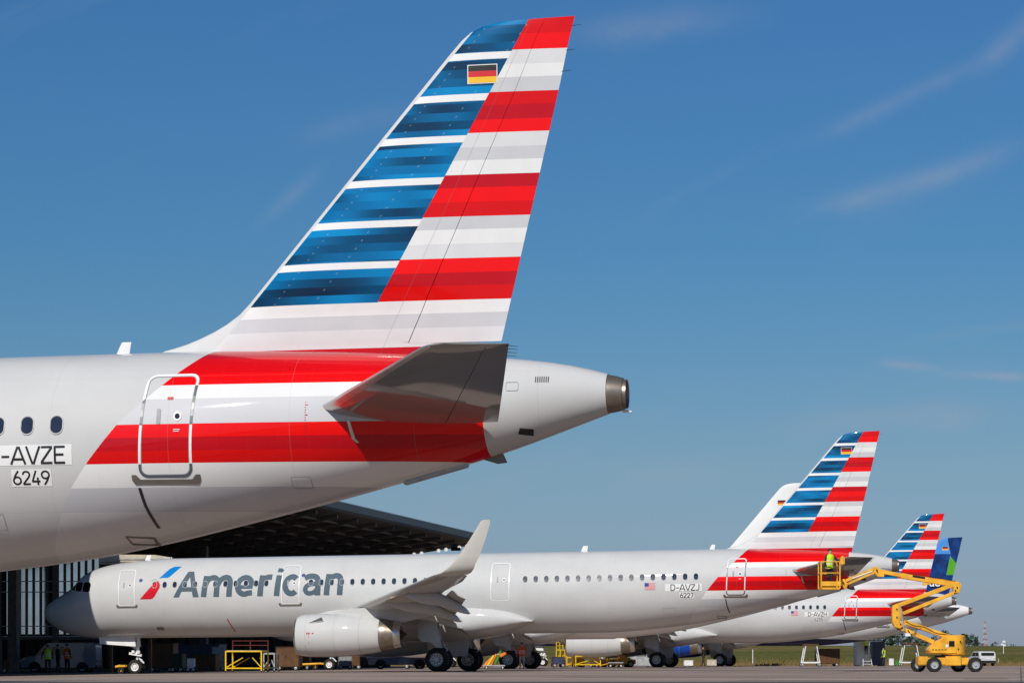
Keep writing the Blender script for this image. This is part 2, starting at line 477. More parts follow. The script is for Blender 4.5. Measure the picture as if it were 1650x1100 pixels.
def m_asphalt():
    n = Nodes('dark_asphalt')
    x, y, z, o = n.xyz()
    f = n.noise(o, 6.0, 5, 0.65)
    g = n.noise(n.comb(n.math('MULTIPLY', x, 0.2), n.math('MULTIPLY', y, 0.6), 0.0), 1.0, 4)
    c = n.mix(1.0, n.ramp(f, [(0.3, (0.045, 0.042, 0.042)), (0.7, (0.085, 0.08, 0.078))]), n.ramp(g, [(0.3, 0.8), (0.7, 1.2)]), 'MULTIPLY')
    return n.done(c, 0.9)


def m_grass():
    n = Nodes('dry_meadow_grass')
    x, y, z, o = n.xyz()
    big = n.noise(n.comb(n.math('MULTIPLY', x, 0.012), n.math('MULTIPLY', y, 0.03), 0.0), 1.0, 5, 0.6)
    f = n.noise(n.comb(n.math('MULTIPLY', x, 0.8), n.math('MULTIPLY', y, 0.25), 0.0), 1.0, 4)
    c = n.ramp(big, [(0.3, (0.076, 0.090, 0.026)), (0.5, (0.125, 0.120, 0.042)), (0.7, (0.20, 0.152, 0.065))])
    c = n.mix(1.0, c, n.ramp(f, [(0.3, 0.7), (0.7, 1.15)]), 'MULTIPLY')
    n.put(n.b.inputs['Specular IOR Level'], 0.0)
    near = n.ramp(n.math('DIVIDE', n.math('SUBTRACT', y, 262.0), 60.0), [(0.2, 1.0), (1.0, 0.0)])
    c = n.mix(n.math('MULTIPLY', near, 0.75), c, (0.25, 0.165, 0.07))
    return n.done(c, 0.95)


M['leaf'] = m_leaf()
M['apron'] = m_apron()
M['asphalt'] = m_asphalt()
M['grass'] = m_grass()
M['line_white'] = simple('worn_white_marking', (0.62, 0.62, 0.60), 0.8, 0, 0, 0.3, 1.5)
M['line_black'] = simple('black_marking', (0.02, 0.02, 0.02), 0.8)
M['line_yellow'] = simple('worn_yellow_marking', (0.50, 0.33, 0.03), 0.8, 0, 0, 0.3, 1.5)


# ------------------------------------------------------------------ mesh helpers
class MB:
    def __init__(self):
        self.v, self.f, self.mi = [], [], []

    def add(self, vs, fs, mi=0):
        b = len(self.v)
        self.v += [tuple(p) for p in vs]
        self.f += [tuple(b + i for i in f) for f in fs]
        self.mi += [mi] * len(fs)
        return self

    def box(self, c, s, mi=0):
        x, y, z = (q / 2 for q in s)
        vs = [(c[0] + a * x, c[1] + b * y, c[2] + d * z) for a in (-1, 1) for b in (-1, 1) for d in (-1, 1)]
        return self.add(vs, [(0, 1, 3, 2), (4, 6, 7, 5), (0, 4, 5, 1), (2, 3, 7, 6), (0, 2, 6, 4), (1, 5, 7, 3)], mi)

    def beam(self, p0, p1, w, h, mi=0, w1=None, h1=None):
        p0, p1 = Vector(p0), Vector(p1)
        d = (p1 - p0).normalized()
        s = d.cross(Vector((0, 0, 1)))
        s = s.normalized() if s.length > 1e-4 else Vector((1, 0, 0))
        t = s.cross(d).normalized()
        vs = []
        for p, a, b in ((p0, w, h), (p1, w1 or w, h1 or h)):
            vs += [p + s * a / 2 * i + t * b / 2 * j for i, j in ((-1, -1), (1, -1), (1, 1), (-1, 1))]
        return self.add(vs, [(3, 2, 1, 0), (4, 5, 6, 7), (0, 1, 5, 4), (1, 2, 6, 5), (2, 3, 7, 6), (3, 0, 4, 7)], mi)

    def tube(self, p0, p1, r0, r1=None, n=10, mi=0):
        r1 = r0 if r1 is None else r1
        p0, p1 = Vector(p0), Vector(p1)
        d = (p1 - p0).normalized()
        s = d.orthogonal().normalized()
        t = d.cross(s)
        rings = [[p + (s * math.cos(2 * math.pi * k / n) + t * math.sin(2 * math.pi * k / n)) * r for k in range(n)] for p, r in ((p0, r0), (p1, r1))]
        return self.loft(rings, mi=mi)

    def loft(self, rings, closed=True, cap0=True, cap1=True, mi=0):
        n = len(rings[0])
        vs = [p for r in rings for p in r]
        fs = []
        for i in range(len(rings) - 1):
            for k in range(n if closed else n - 1):
                a, b = i * n + k, i * n + (k + 1) % n
                fs.append((a, b, b + n, a + n))
        if cap0:
            fs.append(tuple(reversed(range(n))))
        if cap1:
            fs.append(tuple((len(rings) - 1) * n + k for k in range(n)))
        return self.add(vs, fs, mi)

    def lathe(self, prof, c, ax='x', n=32, mi=0, cap=False):
        """prof: (along, radius) pairs about an axis through c."""
        rings = []
        for a, r in prof:
            ring = []
            for k in range(n):
                q = 2 * math.pi * k / n
                p, s = r * math.cos(q), r * math.sin(q)
                ring.append({'x': (c[0] + a, c[1] + p, c[2] + s), 'y': (c[0] + s, c[1] + a, c[2] + p), 'z': (c[0] + p, c[1] + s, c[2] + a)}[ax])
            rings.append(ring)
        return self.loft(rings, cap0=cap, cap1=cap, mi=mi)

    def prism(self, poly, y0, y1, mi=0):
        """poly in (x, z), pushed through y."""
        n = len(poly)
        vs = [(x, y0, z) for x, z in poly] + [(x, y1, z) for x, z in poly]
        fs = [tuple(range(n)), tuple(reversed(range(n, 2 * n)))] + [(k, k + n, (k + 1) % n + n, (k + 1) % n) for k in range(n)]
        return self.add(vs, fs, mi)

    def mesh(self, name, mats, smooth=None, bevel=0.0):
        me = bpy.data.meshes.new(name)
        me.from_pydata(self.v, [], self.f)
        for m in (mats if isinstance(mats, (list, tuple)) else [mats]):
            me.materials.append(M[m] if isinstance(m, str) else m)
        for p, i in zip(me.polygons, self.mi):
            p.material_index = i
        bm = bmesh.new()
        bm.from_mesh(me)
        bmesh.ops.recalc_face_normals(bm, faces=bm.faces)
        if bevel:
            es = [e for e in bm.edges if len(e.link_faces) == 2 and e.calc_face_angle(0) > 0.6]
            bmesh.ops.bevel(bm, geom=es, offset=bevel, segments=2, affect='EDGES', clamp_overlap=True)
        bm.to_mesh(me)
        bm.free()
        if smooth is not None or bevel:
            me.polygons.foreach_set('use_smooth', [True] * len(me.polygons))
            me.set_sharp_from_angle(angle=R(smooth or 35))
        me.update()
        return me

    def build(self, name, mats, parent=None, smooth=None, bevel=0.0):
        return link(name, self.mesh(name, mats, smooth, bevel), parent)


def link(name, me, parent=None, loc=None, rot=None):
    o = bpy.data.objects.new(name, me)
    col.objects.link(o)
    if parent is not None:
        o.parent = parent
    if loc is not None:
        o.location = loc
    if rot is not None:
        o.rotation_euler = rot
    return o


def tag(o, label=None, cat=None, group=None, kind=None):
    for k, v in (('label', label), ('category', cat), ('group', group), ('kind', kind)):
        if v:
            o[k] = v
    return o


def thing(name, label, cat, loc, rz=0.0, group=None, ry=0.0):
    o = bpy.data.objects.new(name, None)
    o.empty_display_size = 0.3
    o.location = loc
    o.rotation_euler = (0, ry, rz)
    col.objects.link(o)
    return tag(o, label, cat, group)


def copy_tree(o, parent=None):
    c = o.copy()
    col.objects.link(c)
    c.parent = parent
    for ch in list(o.children):
        copy_tree(ch, c)
    return c


def ground(X, Y):
    """The apron drains gently towards the hangars on the left."""
    t = min(1.0, max(0.0, (Y - 72) / 34.0))
    t = t * t * (3 - 2 * t)
    return -0.0096 * ((1 - t) * max(0.0, -20 - X) + t * min(max(0.0, -3 - X), 45))


def W(px, py, Y):
    """World point at depth Y behind a place in the 1650 x 1100 frame (used for surveying the layout)."""
    return Vector(((px - 825) / FPX * Y, Y, EYE + (HORIZON - py) / FPX * Y))


def G(px, Y):
    X = (px - 825) / FPX * Y
    return (X, Y, ground(X, Y))


# ------------------------------------------------------------------ ground
def make_ground():
    xs = [-3000, -900, -400, -220] + list(range(-160, 401, 20)) + [600, 1200, 3500]
    ys = [-400, -60, 255, 262, 275, 300, 340, 390, 440, 500, 560, 640, 760, 900, 1200, 1700, 2500, 3200, 4200, 6500]

    def tz(x, y):
        pts = [(-400, -0.6), (255, -0.6), (262, -0.05), (275, 0.0), (300, 0.25), (390, 1.6), (500, 3.15), (560, 3.5), (900, 4.6), (2500, 13.6), (4200, 16), (6500, 14)]
        z = pts[-1][1]
        for (a, b), (c, d) in zip(pts, pts[1:]):
            if y <= c:
                z = b + (d - b) * max(0, (y - a)) / (c - a)
                break
        if y > 280:
            z += 0.10 * math.sin(x * 0.021 + y * 0.013) + 0.06 * math.sin(x * 0.09 + 1.7)
        return z
    mb = MB()
    vs = [(x, y, tz(x, y)) for y in ys for x in xs]
    n = len(xs)
    fs = [(j * n + i, j * n + i + 1, (j + 1) * n + i + 1, (j + 1) * n + i) for j in range(len(ys) - 1) for i in range(n - 1)]
    tag(mb.add(vs, fs).build('grass_field', 'grass', smooth=60), kind='structure')
    for nm, mat, y0, y1, dz in (('concrete_apron', 'apron', -60, 263, 0.0), ('asphalt_strip', 'asphalt', 63, 68, 0.004)):
        xs2 = [-215] + list(range(-110, 60, 5)) + [80, 120, 200, 330]
        ys2 = [y for y in ([-60, -20, 10, 30] + list(range(36, 132, 4)) + [63, 65.5, 68, 150, 180, 210, 240, 263]) if y0 <= y <= y1]
        ys2 = sorted(set(ys2))
        n2 = len(xs2)
        vs = [(x, y, ground(x, y) + dz) for y in ys2 for x in xs2]
        fs = [(j * n2 + i, j * n2 + i + 1, (j + 1) * n2 + i + 1, (j + 1) * n2 + i) for j in range(len(ys2) - 1) for i in range(n2 - 1)]
        tag(MB().add(vs, fs).build(nm, mat, smooth=60), kind='structure')
    # painted markings
    for nm, mat, x0, x1, y0, y1 in (('white_guide_line', 'line_white', 14.6, 60, 78.3, 78.9), ('black_guide_line', 'line_black', 13.3, 14.6, 78.25, 78.95),
                                    ('yellow_stand_line', 'line_yellow', -40, 60, 232, 232.6), ('dark_joint_line', 'line_black', 3, 120, 176, 176.9), ('white_edge_line', 'line_white', 20, 120, 214, 214.6)):
        k = 24
        vs = []
        for i in range(k + 1):
            x = x0 + (x1 - x0) * i / k
            vs += [(x, y0, ground(x, y0) + 0.008), (x, y1, ground(x, y1) + 0.008)]
        tag(MB().add(vs, [(2 * i, 2 * i + 2, 2 * i + 3, 2 * i + 1) for i in range(k)]).build(nm, mat), kind='structure')


make_ground()


# ------------------------------------------------------------------ hangar
def make_hangar():
    TH2 = R(10.8)
    h = thing('hangar', 'dark open-fronted hangar with a wide cantilevered canopy roof, behind the lettered airliner', 'hangar', (-3.3, 245, 0), -TH2)
    L, D = 150.0, 70.0
    # roof shell, tapering to a thin eave
    sec = [(0, 12.0), (0, 11.45), (-0.35, 11.35), (-14, 9.7), (-D, 9.7), (-D, 15.0)]
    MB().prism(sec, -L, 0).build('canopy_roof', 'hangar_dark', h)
    MB().prism([(0.06, 12.12), (0.06, 11.62), (0.004, 11.62), (0.004, 12.12)], -L, 0.05).build('fascia', 'fascia', h)
    MB().prism([(0.1, 12.2), (0.1, 12.125), (-0.5, 12.23), (-0.5, 12.30)], -L, 0.08).build('roof_gutter', 'galv', h)
    # tapered ribs hanging under the canopy, lengthwise purlins between
    rib = MB().prism([(-0.6, 11.30), (-0.6, 11.05), (-14, 9.15), (-40, 9.15), (-40, 9.69), (-14, 9.69)], -0.15, 0.15).mesh('roof_rib', 'hangar_rib')
    for k in range(25):
        link('roof_rib', rib, h, (0, -0.2 - 6.0 * k, 0))
    for x in (-2.2, -4.6, -7.0, -9.6, -12.2):
        zz = 11.35 + (x + 0.35) * (1.65 / 13.65) - 0.12
        MB().beam((x, -L, zz), (x, 0, zz), 0.14, 0.16).build('purlin', 'hangar_rib', h)
    lampm = MB().lathe([(-0.10, 0.0001), (-0.10, 0.12), (0.0, 0.17), (0.09, 0.12), (0.10, 0.0001)], (0, 0, 0), 'y', 12).mesh('floodlight', 'lamp_glow', 40)
    for x in (-0.75, -1.45, -2.7, -3.4, -5.0, -5.7, -8.0, -10.6):
        link('floodlight', lampm, h, (x, -0.55, 11.0 + (x + 0.6) * 0.142))
    MB().box((-1.75, -0.7, 10.72), (0.85, 0.5, 0.28)).build('heater_box', 'black', h, bevel=0.03)
    # walls
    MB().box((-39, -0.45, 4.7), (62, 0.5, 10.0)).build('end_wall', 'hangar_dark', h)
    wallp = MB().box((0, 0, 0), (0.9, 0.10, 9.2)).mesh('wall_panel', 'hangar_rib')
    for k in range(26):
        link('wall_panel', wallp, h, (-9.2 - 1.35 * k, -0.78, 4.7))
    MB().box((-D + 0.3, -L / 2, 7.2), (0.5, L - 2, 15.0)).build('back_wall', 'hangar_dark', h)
    for y in (-40, -80, -120):
        MB().box((-13.5, y, 4.7), (0.6, 0.6, 9.9)).build('column', 'hangar_rib', h, bevel=0.02)
    MB().beam((-14, -0.9, 3.2), (-60, -0.9, 3.2), 0.1, 0.14).build('wall_rail', 'galv', h)
    return h


make_hangar()


def make_glazed_screen():
    Y = 176.0
    x0 = (-10 - 825) / FPX * Y
    zg = ground(x0, Y)
    s = thing('glazed_hangar_door', 'tall hangar door of narrow mirror glass strips between dark posts, beside the airliner nose', 'hangar door', (x0, Y, zg), R(1.5))
    W_ = 7.4
    MB().box((W_ / 2, 0.25, 6.6), (W_, 0.12, 8.3)).build('backing', 'black', s)
    pane = MB().box((0, 0, 0), (0.285, 0.03, 8.1)).mesh('pane', 'mirror_glass')
    low = MB().box((0, 0, 0), (0.285, 0.03, 0.5)).mesh('pane_low', 'mirror_glass')
    post = MB().box((0, 0, 0), (0.165, 0.14, 8.3)).mesh('mullion', 'hangar_rib')
    for g0, cnt in ((0.98, 6), (4.42, 6)):
        for k in range(cnt):
            x = g0 + 0.466 * k
            link('pane', pane, s, (x, 0.10, 6.62), (R(rnd.uniform(-.25, .25)), 0, R(rnd.uniform(-.5, .5))))
            link('mullion', post, s, (x + 0.233, 0.05, 6.6))
    for z in (2.42, 3.10, 5.35, 6.05, 8.2, 10.4):
        MB().beam((0.2, -0.06, z), (W_ - 0.2, -0.06, z), 0.06, 0.055).build('cross_rail', 'galv', s)
    for x in (0.35, 4.05):
        MB().box((x, -0.1, 5.4), (0.34, 0.34, 10.6)).build('column', 'hangar_rib', s, bevel=0.02)
    MB().box((W_ / 2, -0.02, 2.3), (W_, 0.2, 0.16)).build('bottom_beam', 'fascia', s)


make_glazed_screen()


# ------------------------------------------------------------------ airliners
def pchip(kn):
    xs, ys = [k[0] for k in kn], [k[1] for k in kn]
    h = [b - a for a, b in zip(xs, xs[1:])]
    dl = [(ys[i + 1] - ys[i]) / h[i] for i in range(len(h))]
    m = [dl[0]]
    for i in range(1, len(h)):
        if dl[i - 1] * dl[i] <= 0:
            m.append(0.0)
        else:
            w1, w2 = 2 * h[i] + h[i - 1], h[i] + 2 * h[i - 1]
            m.append((w1 + w2) / (w1 / dl[i - 1] + w2 / dl[i]))
    m.append(dl[-1])

    def f(x):
        if x <= xs[0]:
            return ys[0]
        if x >= xs[-1]:
            return ys[-1]
        i = 0
        while xs[i + 1] < x:
            i += 1
        t = (x - xs[i]) / h[i]
        return ((1 + 2 * t) * (1 - t) ** 2 * ys[i] + t * (1 - t) ** 2 * h[i] * m[i] + t * t * (3 - 2 * t) * ys[i + 1] + t * t * (t - 1) * h[i] * m[i + 1])
    return f


TOP = pchip([(0.0, 3.26), (0.05, 3.46), (0.25, 3.72), (0.68, 4.0), (1.38, 4.40), (1.75, 4.68), (2.17, 5.12), (2.42, 5.30), (2.8, 5.47), (3.3, 5.62), (4.2, 5.79), (5.6, 5.93), (7.2, 6.0), (36, 6.0), (39, 5.93), (42.4, 5.71), (43.3, 5.60), (43.8, 5.50), (44.25, 5.38)])
BOT = pchip([(0.0, 3.2), (0.05, 2.98), (0.25, 2.72), (0.68, 2.42), (1.27, 2.15), (2.3, 1.93), (3.6, 1.87), (30.0, 1.87), (31.5, 1.95), (33, 2.09), (34.6, 2.27), (36, 2.51), (37.4, 2.81), (39.2, 3.22), (40.6, 3.57), (42.2, 3.98), (44.25, 4.67)])
HWD = pchip([(0.0, 0.03), (0.05, 0.28), (0.25, 0.55), (0.68, 0.88), (1.38, 1.25), (2.2, 1.54), (3.2, 1.77), (4.4, 1.92), (6.0, 1.975), (31, 1.975), (33.5, 1.94), (35.5, 1.85), (37.5, 1.66), (39.5, 1.38), (41.5, 1.02), (43, 0.70), (44.25, 0.36)])


def surf(u, w, off=0.0):
    """Point on the port skin at station u, height w, lifted by off along the normal (local frame)."""
    t, b, hw = TOP(u), BOT(u), HWD(u)
    zc, hh = (t + b) / 2, (t - b) / 2
    k = max(-0.999, min(0.999, (w - zc) / hh))
    v = hw * math.sqrt(1 - k * k)
    nv, nw = v / hw ** 2, (w - zc) / hh ** 2
    l = math.hypot(nv, nw)
    return (u - 22.0, -(v + off * nv / l), w + off * nw / l)


def skin_patch(polys, off, step_w=0.12, step_u=0.6):
    """Flat (u, w) outlines cut finely and laid on the skin. polys: list of bmesh-ready ngons or a mesh."""
    bm = bmesh.new()
    if isinstance(polys, bpy.types.Mesh):
        bm.from_mesh(polys)
    else:
        for p in polys:
            bm.faces.new([bm.verts.new((u, w, 0)) for u, w in p])
    us = [v.co.x for v in bm.verts]
    ws = [v.co.y for v in bm.verts]
    for axis, lo, hi, st in ((1, min(ws), max(ws), step_w), (0, min(us), max(us), step_u)):
        q = math.ceil(lo / st) * st
        while q < hi:
            co = (0, q, 0) if axis else (q, 0, 0)
            no = (0, 1, 0) if axis else (1, 0, 0)
            bmesh.ops.bisect_plane(bm, geom=bm.verts[:] + bm.edges[:] + bm.faces[:], dist=1e-5, plane_co=co, plane_no=no)
            q += st
    for v in bm.verts:
        v.co = Vector(surf(v.co.x, v.co.y, off))
    bmesh.ops.recalc_face_normals(bm, faces=bm.faces)
    me = bpy.data.meshes.new('patch')
    bm.to_mesh(me)
    bm.free()
    # all faces look outwards (to port)
    me.update()
    return me


def patch_obj(name, polys, mat, parent, off=0.006, **k):
    me = skin_patch(polys, off, **k)
    me.name = name
    me.materials.append(M[mat])
    return link(name, me, parent)


def text_mesh(s, size, bold=0.0, shear=0.0, space=1.0, width=1.0):
    cu = bpy.data.curves.new('txt', 'FONT')
    cu.body = s
    cu.size = 1.0
    cu.offset = bold
    cu.shear = shear
    cu.space_character = space
    cu.resolution_u = 4
    o = bpy.data.objects.new('txt', cu)
    col.objects.link(o)
    bpy.context.view_layer.update()
    me = bpy.data.meshes.new_from_object(o.evaluated_get(bpy.context.evaluated_depsgraph_get()))
    bpy.data.objects.remove(o)
    bpy.data.curves.remove(cu)
    return me


def fit_text(s, u0, u1, w0, w1, bold=0.0, shear=0.0, space=1.0, ref=None):
    """Text as a mesh whose box (or the box of its capitals) is fitted to u0..u1, w0..w1."""
    me = text_mesh(s, 1.0, bold, shear, space)
    xs = [v.co.x for v in me.vertices]
    ys = [v.co.y for v in me.vertices]
    xa, xb = min(xs), max(xs)
    ya, yb = (min(ys), max(ys)) if ref is None else ref
    for v in me.vertices:
        v.co.x = u0 + (v.co.x - xa) / (xb - xa) * (u1 - u0)
        v.co.y = w0 + (v.co.y - ya) / (yb - ya) * (w1 - w0)
    return me


def rrect(u0, u1, w0, w1, r, n=5):
    p = []
    for cx, cy, a0 in ((u1 - r, w1 - r, 0), (u0 + r, w1 - r, 90), (u0 + r, w0 + r, 180), (u1 - r, w0 + r, 270)):
        for k in range(n + 1):
            a = R(a0 + 90 * k / n)
            p.append((cx + r * math.cos(a), cy + r * math.sin(a)))
    return p


def ring_quads(outer, inner):
    n = len(outer)
    return [[outer[k], outer[(k + 1) % n], inner[(k + 1) % n], inner[k]] for k in range(n)]


def af(x, t):
    return 5 * t * (0.2969 * math.sqrt(x) - 0.126 * x - 0.3516 * x * x + 0.2843 * x ** 3 - 0.1036 * x ** 4)


FR = [0, 0.004, 0.015, 0.04, 0.08, 0.14, 0.22, 0.32, 0.43, 0.54, 0.65, 0.75, 0.84, 0.92, 0.97, 1.0]


def foil_ring(le, te, nrm, t, f0=0.0, f1=1.0, camber=0.0):
    """Closed aerofoil outline from chord fraction f0 to f1, between points le and te, thick along nrm."""
    le, te, nrm = Vector(le), Vector(te), Vector(nrm)
    c = (te - le).length
    fr = [f0 + (f1 - f0) * q for q in FR] if f0 == 0 else [f0 + (f1 - f0) * i / 10 for i in range(11)]
    up, dn = [], []
    for q in fr:
        h = max(af(q, t), 0.0012) * c
        m = camber * 4 * q * (1 - q) * c
        p = le.lerp(te, q)
        up.append(p + nrm * (m + h))
        dn.append(p + nrm * (m - h))
    return up + dn[::-1]


CACHE = {}


def cached(key, fn):
    if key not in CACHE:
        CACHE[key] = fn()
    return CACHE[key]


class Airliner:
    """One narrow-body twinjet. u runs from nose to tail; the root sits on the ground between the main wheels."""

    def __init__(self, name, label, px, Y, pitch, liv, short=False, z=0.0, full=True, win_from=0.0):
        X = (px - 825) / FPX * Y
        self.root = thing(name, label, 'airliner', (X, Y, z), -TH, None, -R(pitch))
        self.liv, self.short, self.k = liv, short, ('s' if short else 'l')
        self.fm = {'flag': 'fus_flag', 'white': 'white_ac', 'blue': 'navy_fus'}[liv]
        self.nm = {'flag': 'fin_flag', 'white': 'white_ac', 'blue': 'prism_fin'}[liv]
        self.em = {'flag': 'silver', 'white': 'white_ac', 'blue': 'royal'}[liv]
        self.build(full, win_from)

    def sx(self, u):
        """Station to local x, with the plugs of the long body taken out for the short one."""
        if self.short:
            if u < 13:
                u = u + 4.26 * min(1.0, (13 - u) / 5.0) if u > 8 else u + 4.26
            elif u > 28:
                u = u - 2.68 * min(1.0, (u - 28) / 3.0)
        return u - 22.0

    def shift(self, me):
        if self.short:
            for v in me.vertices:
                v.co.x = self.sx(v.co.x + 22.0)
        return me

    def part(self, name, key, fn, parent=None):
        me = cached((key, self.k, self.liv), lambda: self.shift(fn()))
        me.name = name
        return link(name, me, parent or self.root)

    # ---- body
    def m_fus(self):
        us = [0.0, 0.02, 0.05, 0.1, 0.17, 0.25, 0.35, 0.5] + [0.65 + 0.15 * i for i in range(26)] + [4.8 + 0.6 * i for i in range(5)] + [9 + 1.5 * i for i in range(15)]
        us += [31 + 0.35 * i for i in range(38)] + [44.25]
        us = [u for u in us if u <= 44.25]
        n = 72
        rings = []
        for u in us:
            t, b, w = TOP(u), BOT(u), HWD(u)
            zc, hh = (t + b) / 2, (t - b) / 2
            rings.append([(u - 22, w * math.cos(2 * math.pi * k / n), zc + hh * math.sin(2 * math.pi * k / n)) for k in range(n)])
        return MB().loft(rings).mesh('fuselage', self.fm, 40)

    def m_fairing(self):
        us = [15.0, 15.15, 15.4, 15.8, 16.4, 17.2, 18.2, 20, 22, 23.5, 24.4, 25.1, 25.7, 26.1, 26.35, 26.42]
        tp = pchip([(15.0, 2.9), (15.15, 3.1), (15.8, 3.44), (16.8, 3.58), (22, 3.55), (24, 3.43), (24.7, 3.3), (25.6, 2.98), (26.42, 2.52)])
        bt = pchip([(15.0, 2.3), (15.4, 1.95), (16.4, 1.66), (18, 1.50), (22, 1.50), (24, 1.72), (25.5, 2.05), (26.42, 2.40)])
        hw = pchip([(15.0, 1.86), (15.4, 1.96), (16.4, 2.07), (18, 2.16), (22, 2.18), (24, 2.13), (25.5, 2.03), (26.42, 1.90)])
        rings = []
        for u in us:
            t, b, w = tp(u), bt(u), hw(u)
            zc, hh = (t + b) / 2, (t - b) / 2
            r = []
            for k in range(48):
                q = 2 * math.pi * k / 48
                c, s = math.cos(q), math.sin(q)
                r.append((u - 22, w * math.copysign(abs(c) ** 0.8, c), zc + hh * math.copysign(abs(s) ** 0.8, s)))
            rings.append(r)
        return MB().loft(rings).mesh('belly_fairing', 'white_ac' if self.liv != 'flag' else 'silver', 40)

    def m_cone(self):
        cz = 5.02
        mb = MB()
        rings = []
        for u, ry, rt, rb in ((44.255, .352, .347, .337), (44.40, .320, .315, .315), (44.52, .285, .28, .29), (44.525, .262, .258, .268)):
            rings.append([(u - 22, ry * math.cos(2 * math.pi * k / 32), cz + (rt if math.sin(2 * math.pi * k / 32) > 0 else rb) * math.sin(2 * math.pi * k / 32)) for k in range(32)])
        mb.loft(rings, cap0=False, cap1=False)
        return mb.mesh('exhaust_cone', 'burnt', 40)

    def m_cone_lip(self):
        return MB().lathe([(44.30 - 22, 0.001), (44.30 - 22, 0.20), (44.54 - 22, 0.235), (44.58 - 22, 0.245), (44.585 - 22, 0.258), (44.50 - 22, 0.262)], (0, 0, 5.015), 'x', 32).mesh('exhaust_lip', 'burnt', 50)

    # ---- fin
    LE = [(5.5, 36.6), (5.8, 36.1), (5.98, 35.95), (6.03, 36.08), (6.07, 36.25), (6.14, 36.50), (6.22, 36.72), (6.34, 37.0), (6.48, 37.26), (6.64, 37.49), (6.84, 37.69), (7.5, 38.256), (8.5, 39.114), (9.5, 39.972), (10.5, 40.83), (11.15, 41.39), (11.38, 41.60), (11.52, 41.77), (11.61, 41.97), (11.67, 42.25)]

    @staticmethod
    def te(z):
        return 42.33 + (z - 6.03) * 0.2335

    def fin_rings(self, f0=None, f1=None, rudder=False):
        rings = []
        lv = list(self.LE)
        if rudder:
            lv = [l for l in lv if l[0] > 6.1]
            lv = [(6.02, 36.06)] + lv
        for i, (z, le) in enumerate(lv):
            le, te = le + 0.0096 * (z - 5), self.te(z) + 0.0096 * (z - 5)
            c = te - le
            hinge = 1 - max(0.35, 0.93 + (9.7 - z) * 0.204) / c
            t = 0.085 * min(1.0, 5.6 / c)
            if z < 6.7:
                t *= 0.72
            if z > 11.3:
                t *= {11.38: 1.0, 11.52: 0.98, 11.61: 0.95, 11.67: 0.90}.get(z, 1)
            up = 0.035 * (1 if z > 11 else 0)
            a, b = (hinge + 0.0016, 1.0) if rudder else (0.0, hinge - 0.0012)
            if z < 6.02 and not rudder:
                b = 1.0
            r = foil_ring((le - 22, 0, z), (te - 22, 0, z + up * c), (0, 1, 0), t, a, b)
            rings.append(r)
        return rings

    def m_fin(self):
        return MB().loft(self.fin_rings()).mesh('vertical_fin', self.nm, 50)

    def m_rudder(self):
        return MB().loft(self.fin_rings(rudder=True)).mesh('rudder', self.nm, 50)

    # ---- tailplane
    HSV = [(0.3, 38.75, 42.28, 4.72, 4.44), (1.2, 39.31, 42.50, 4.80, 4.52), (3.5, 40.72, 43.03, 5.005, 4.83), (5.85, 42.16, 43.57, 5.215, 5.16), (6.08, 42.34, 43.62, 5.235, 5.19), (6.2, 42.62, 43.66, 5.25, 5.21)]

    def m_hs(self, sgn, elev=False):
        rings = []
        for i, (v, le, te, zl, zt) in enumerate(self.HSV):
            if elev and v < 0.4:
                v, le, te, zl, zt = 0.95, 39.16, 42.44, 4.778, 4.50
            if sgn < 0:
                te, zl, zt = te - 0.04 * v, zl + 0.02 * v, zt + 0.02 * v
            t = 0.095 if i < 4 else (0.07 if i == 4 else 0.02)
            a, b = (0.715, 1.0) if elev else (0.0, 0.71)
            rings.append(foil_ring((le - 22, -sgn * v, zl), (te - 22, -sgn * v, zt), (0, 0, 1), t, a, b))
        return MB().loft(rings).mesh('elevator' if elev else 'tailplane', 'hs_grey', 50)

    def m_hs_le(self, sgn):
        rings = []
        for i, (v, le, te, zl, zt) in enumerate(self.HSV[1:5]):
            if sgn < 0:
                te, zl, zt = te - 0.04 * v, zl + 0.02 * v, zt + 0.02 * v
            a, b = Vector((le - 22, -sgn * v, zl)), Vector((te - 22, -sgn * v, zt))
            d = (b - a).normalized()
            rings.append(foil_ring(a - d * 0.006, b, (0, 0, 1), (0.099 if i < 3 else 0.074), 0.0, 0.045))
        return MB().loft(rings).mesh('leading_edge', 'bare', 50)

    # ---- wing
    @staticmethod
    def wle(v):
        return 16.55 + 0.548 * (v - 2.0)

    @staticmethod
    def wte(v):
        return 22.85 if v <= 6.4 else 22.85 + (v - 6.4) * 0.322

    @staticmethod
    def wz(v):
        return 2.92 + 0.094 * (v - 2.0)

    def m_wing(self, sgn):
        rings = []
        for v in (1.0, 2.0, 4.0, 6.4, 9.0, 12.0, 15.0, 17.0):
            le, te, z = self.wle(v), self.wte(v), self.wz(v)
            t = 0.145 - 0.035 * (v - 2) / 15
            cut = 0.80 if v < 13.0 else 1.0
            rings.append(foil_ring((le - 22, -sgn * v, z), (te - 22, -sgn * v, z - 0.03 * (te - le)), (0, 0, 1), t, 0.0, cut, 0.012))
        return MB().loft(rings).mesh('wing', 'wing_grey', 50)

    def m_sharklet(self, sgn):
        rings = []
        for le, c, v, z, cant in ((24.77, 1.50, 17.0, 4.33, 6), (25.10, 1.40, 17.30, 4.40, 24), (25.40, 1.26, 17.50, 4.55, 46), (25.66, 1.10, 17.62, 4.76, 64), (26.02, 0.95, 17.72, 5.12, 75), (26.55, 0.71, 17.86, 5.82, 79), (27.0, 0.50, 17.98, 6.48, 80), (27.10, 0.42, 18.01, 6.63, 80), (27.28, 0.22, 18.03, 6.70, 80)):
            n = (0, sgn * math.sin(R(cant)), math.cos(R(cant)))
            rings.append(foil_ring((le - 22, -sgn * v, z), (le + c - 22, -sgn * v, z), n, 0.09))
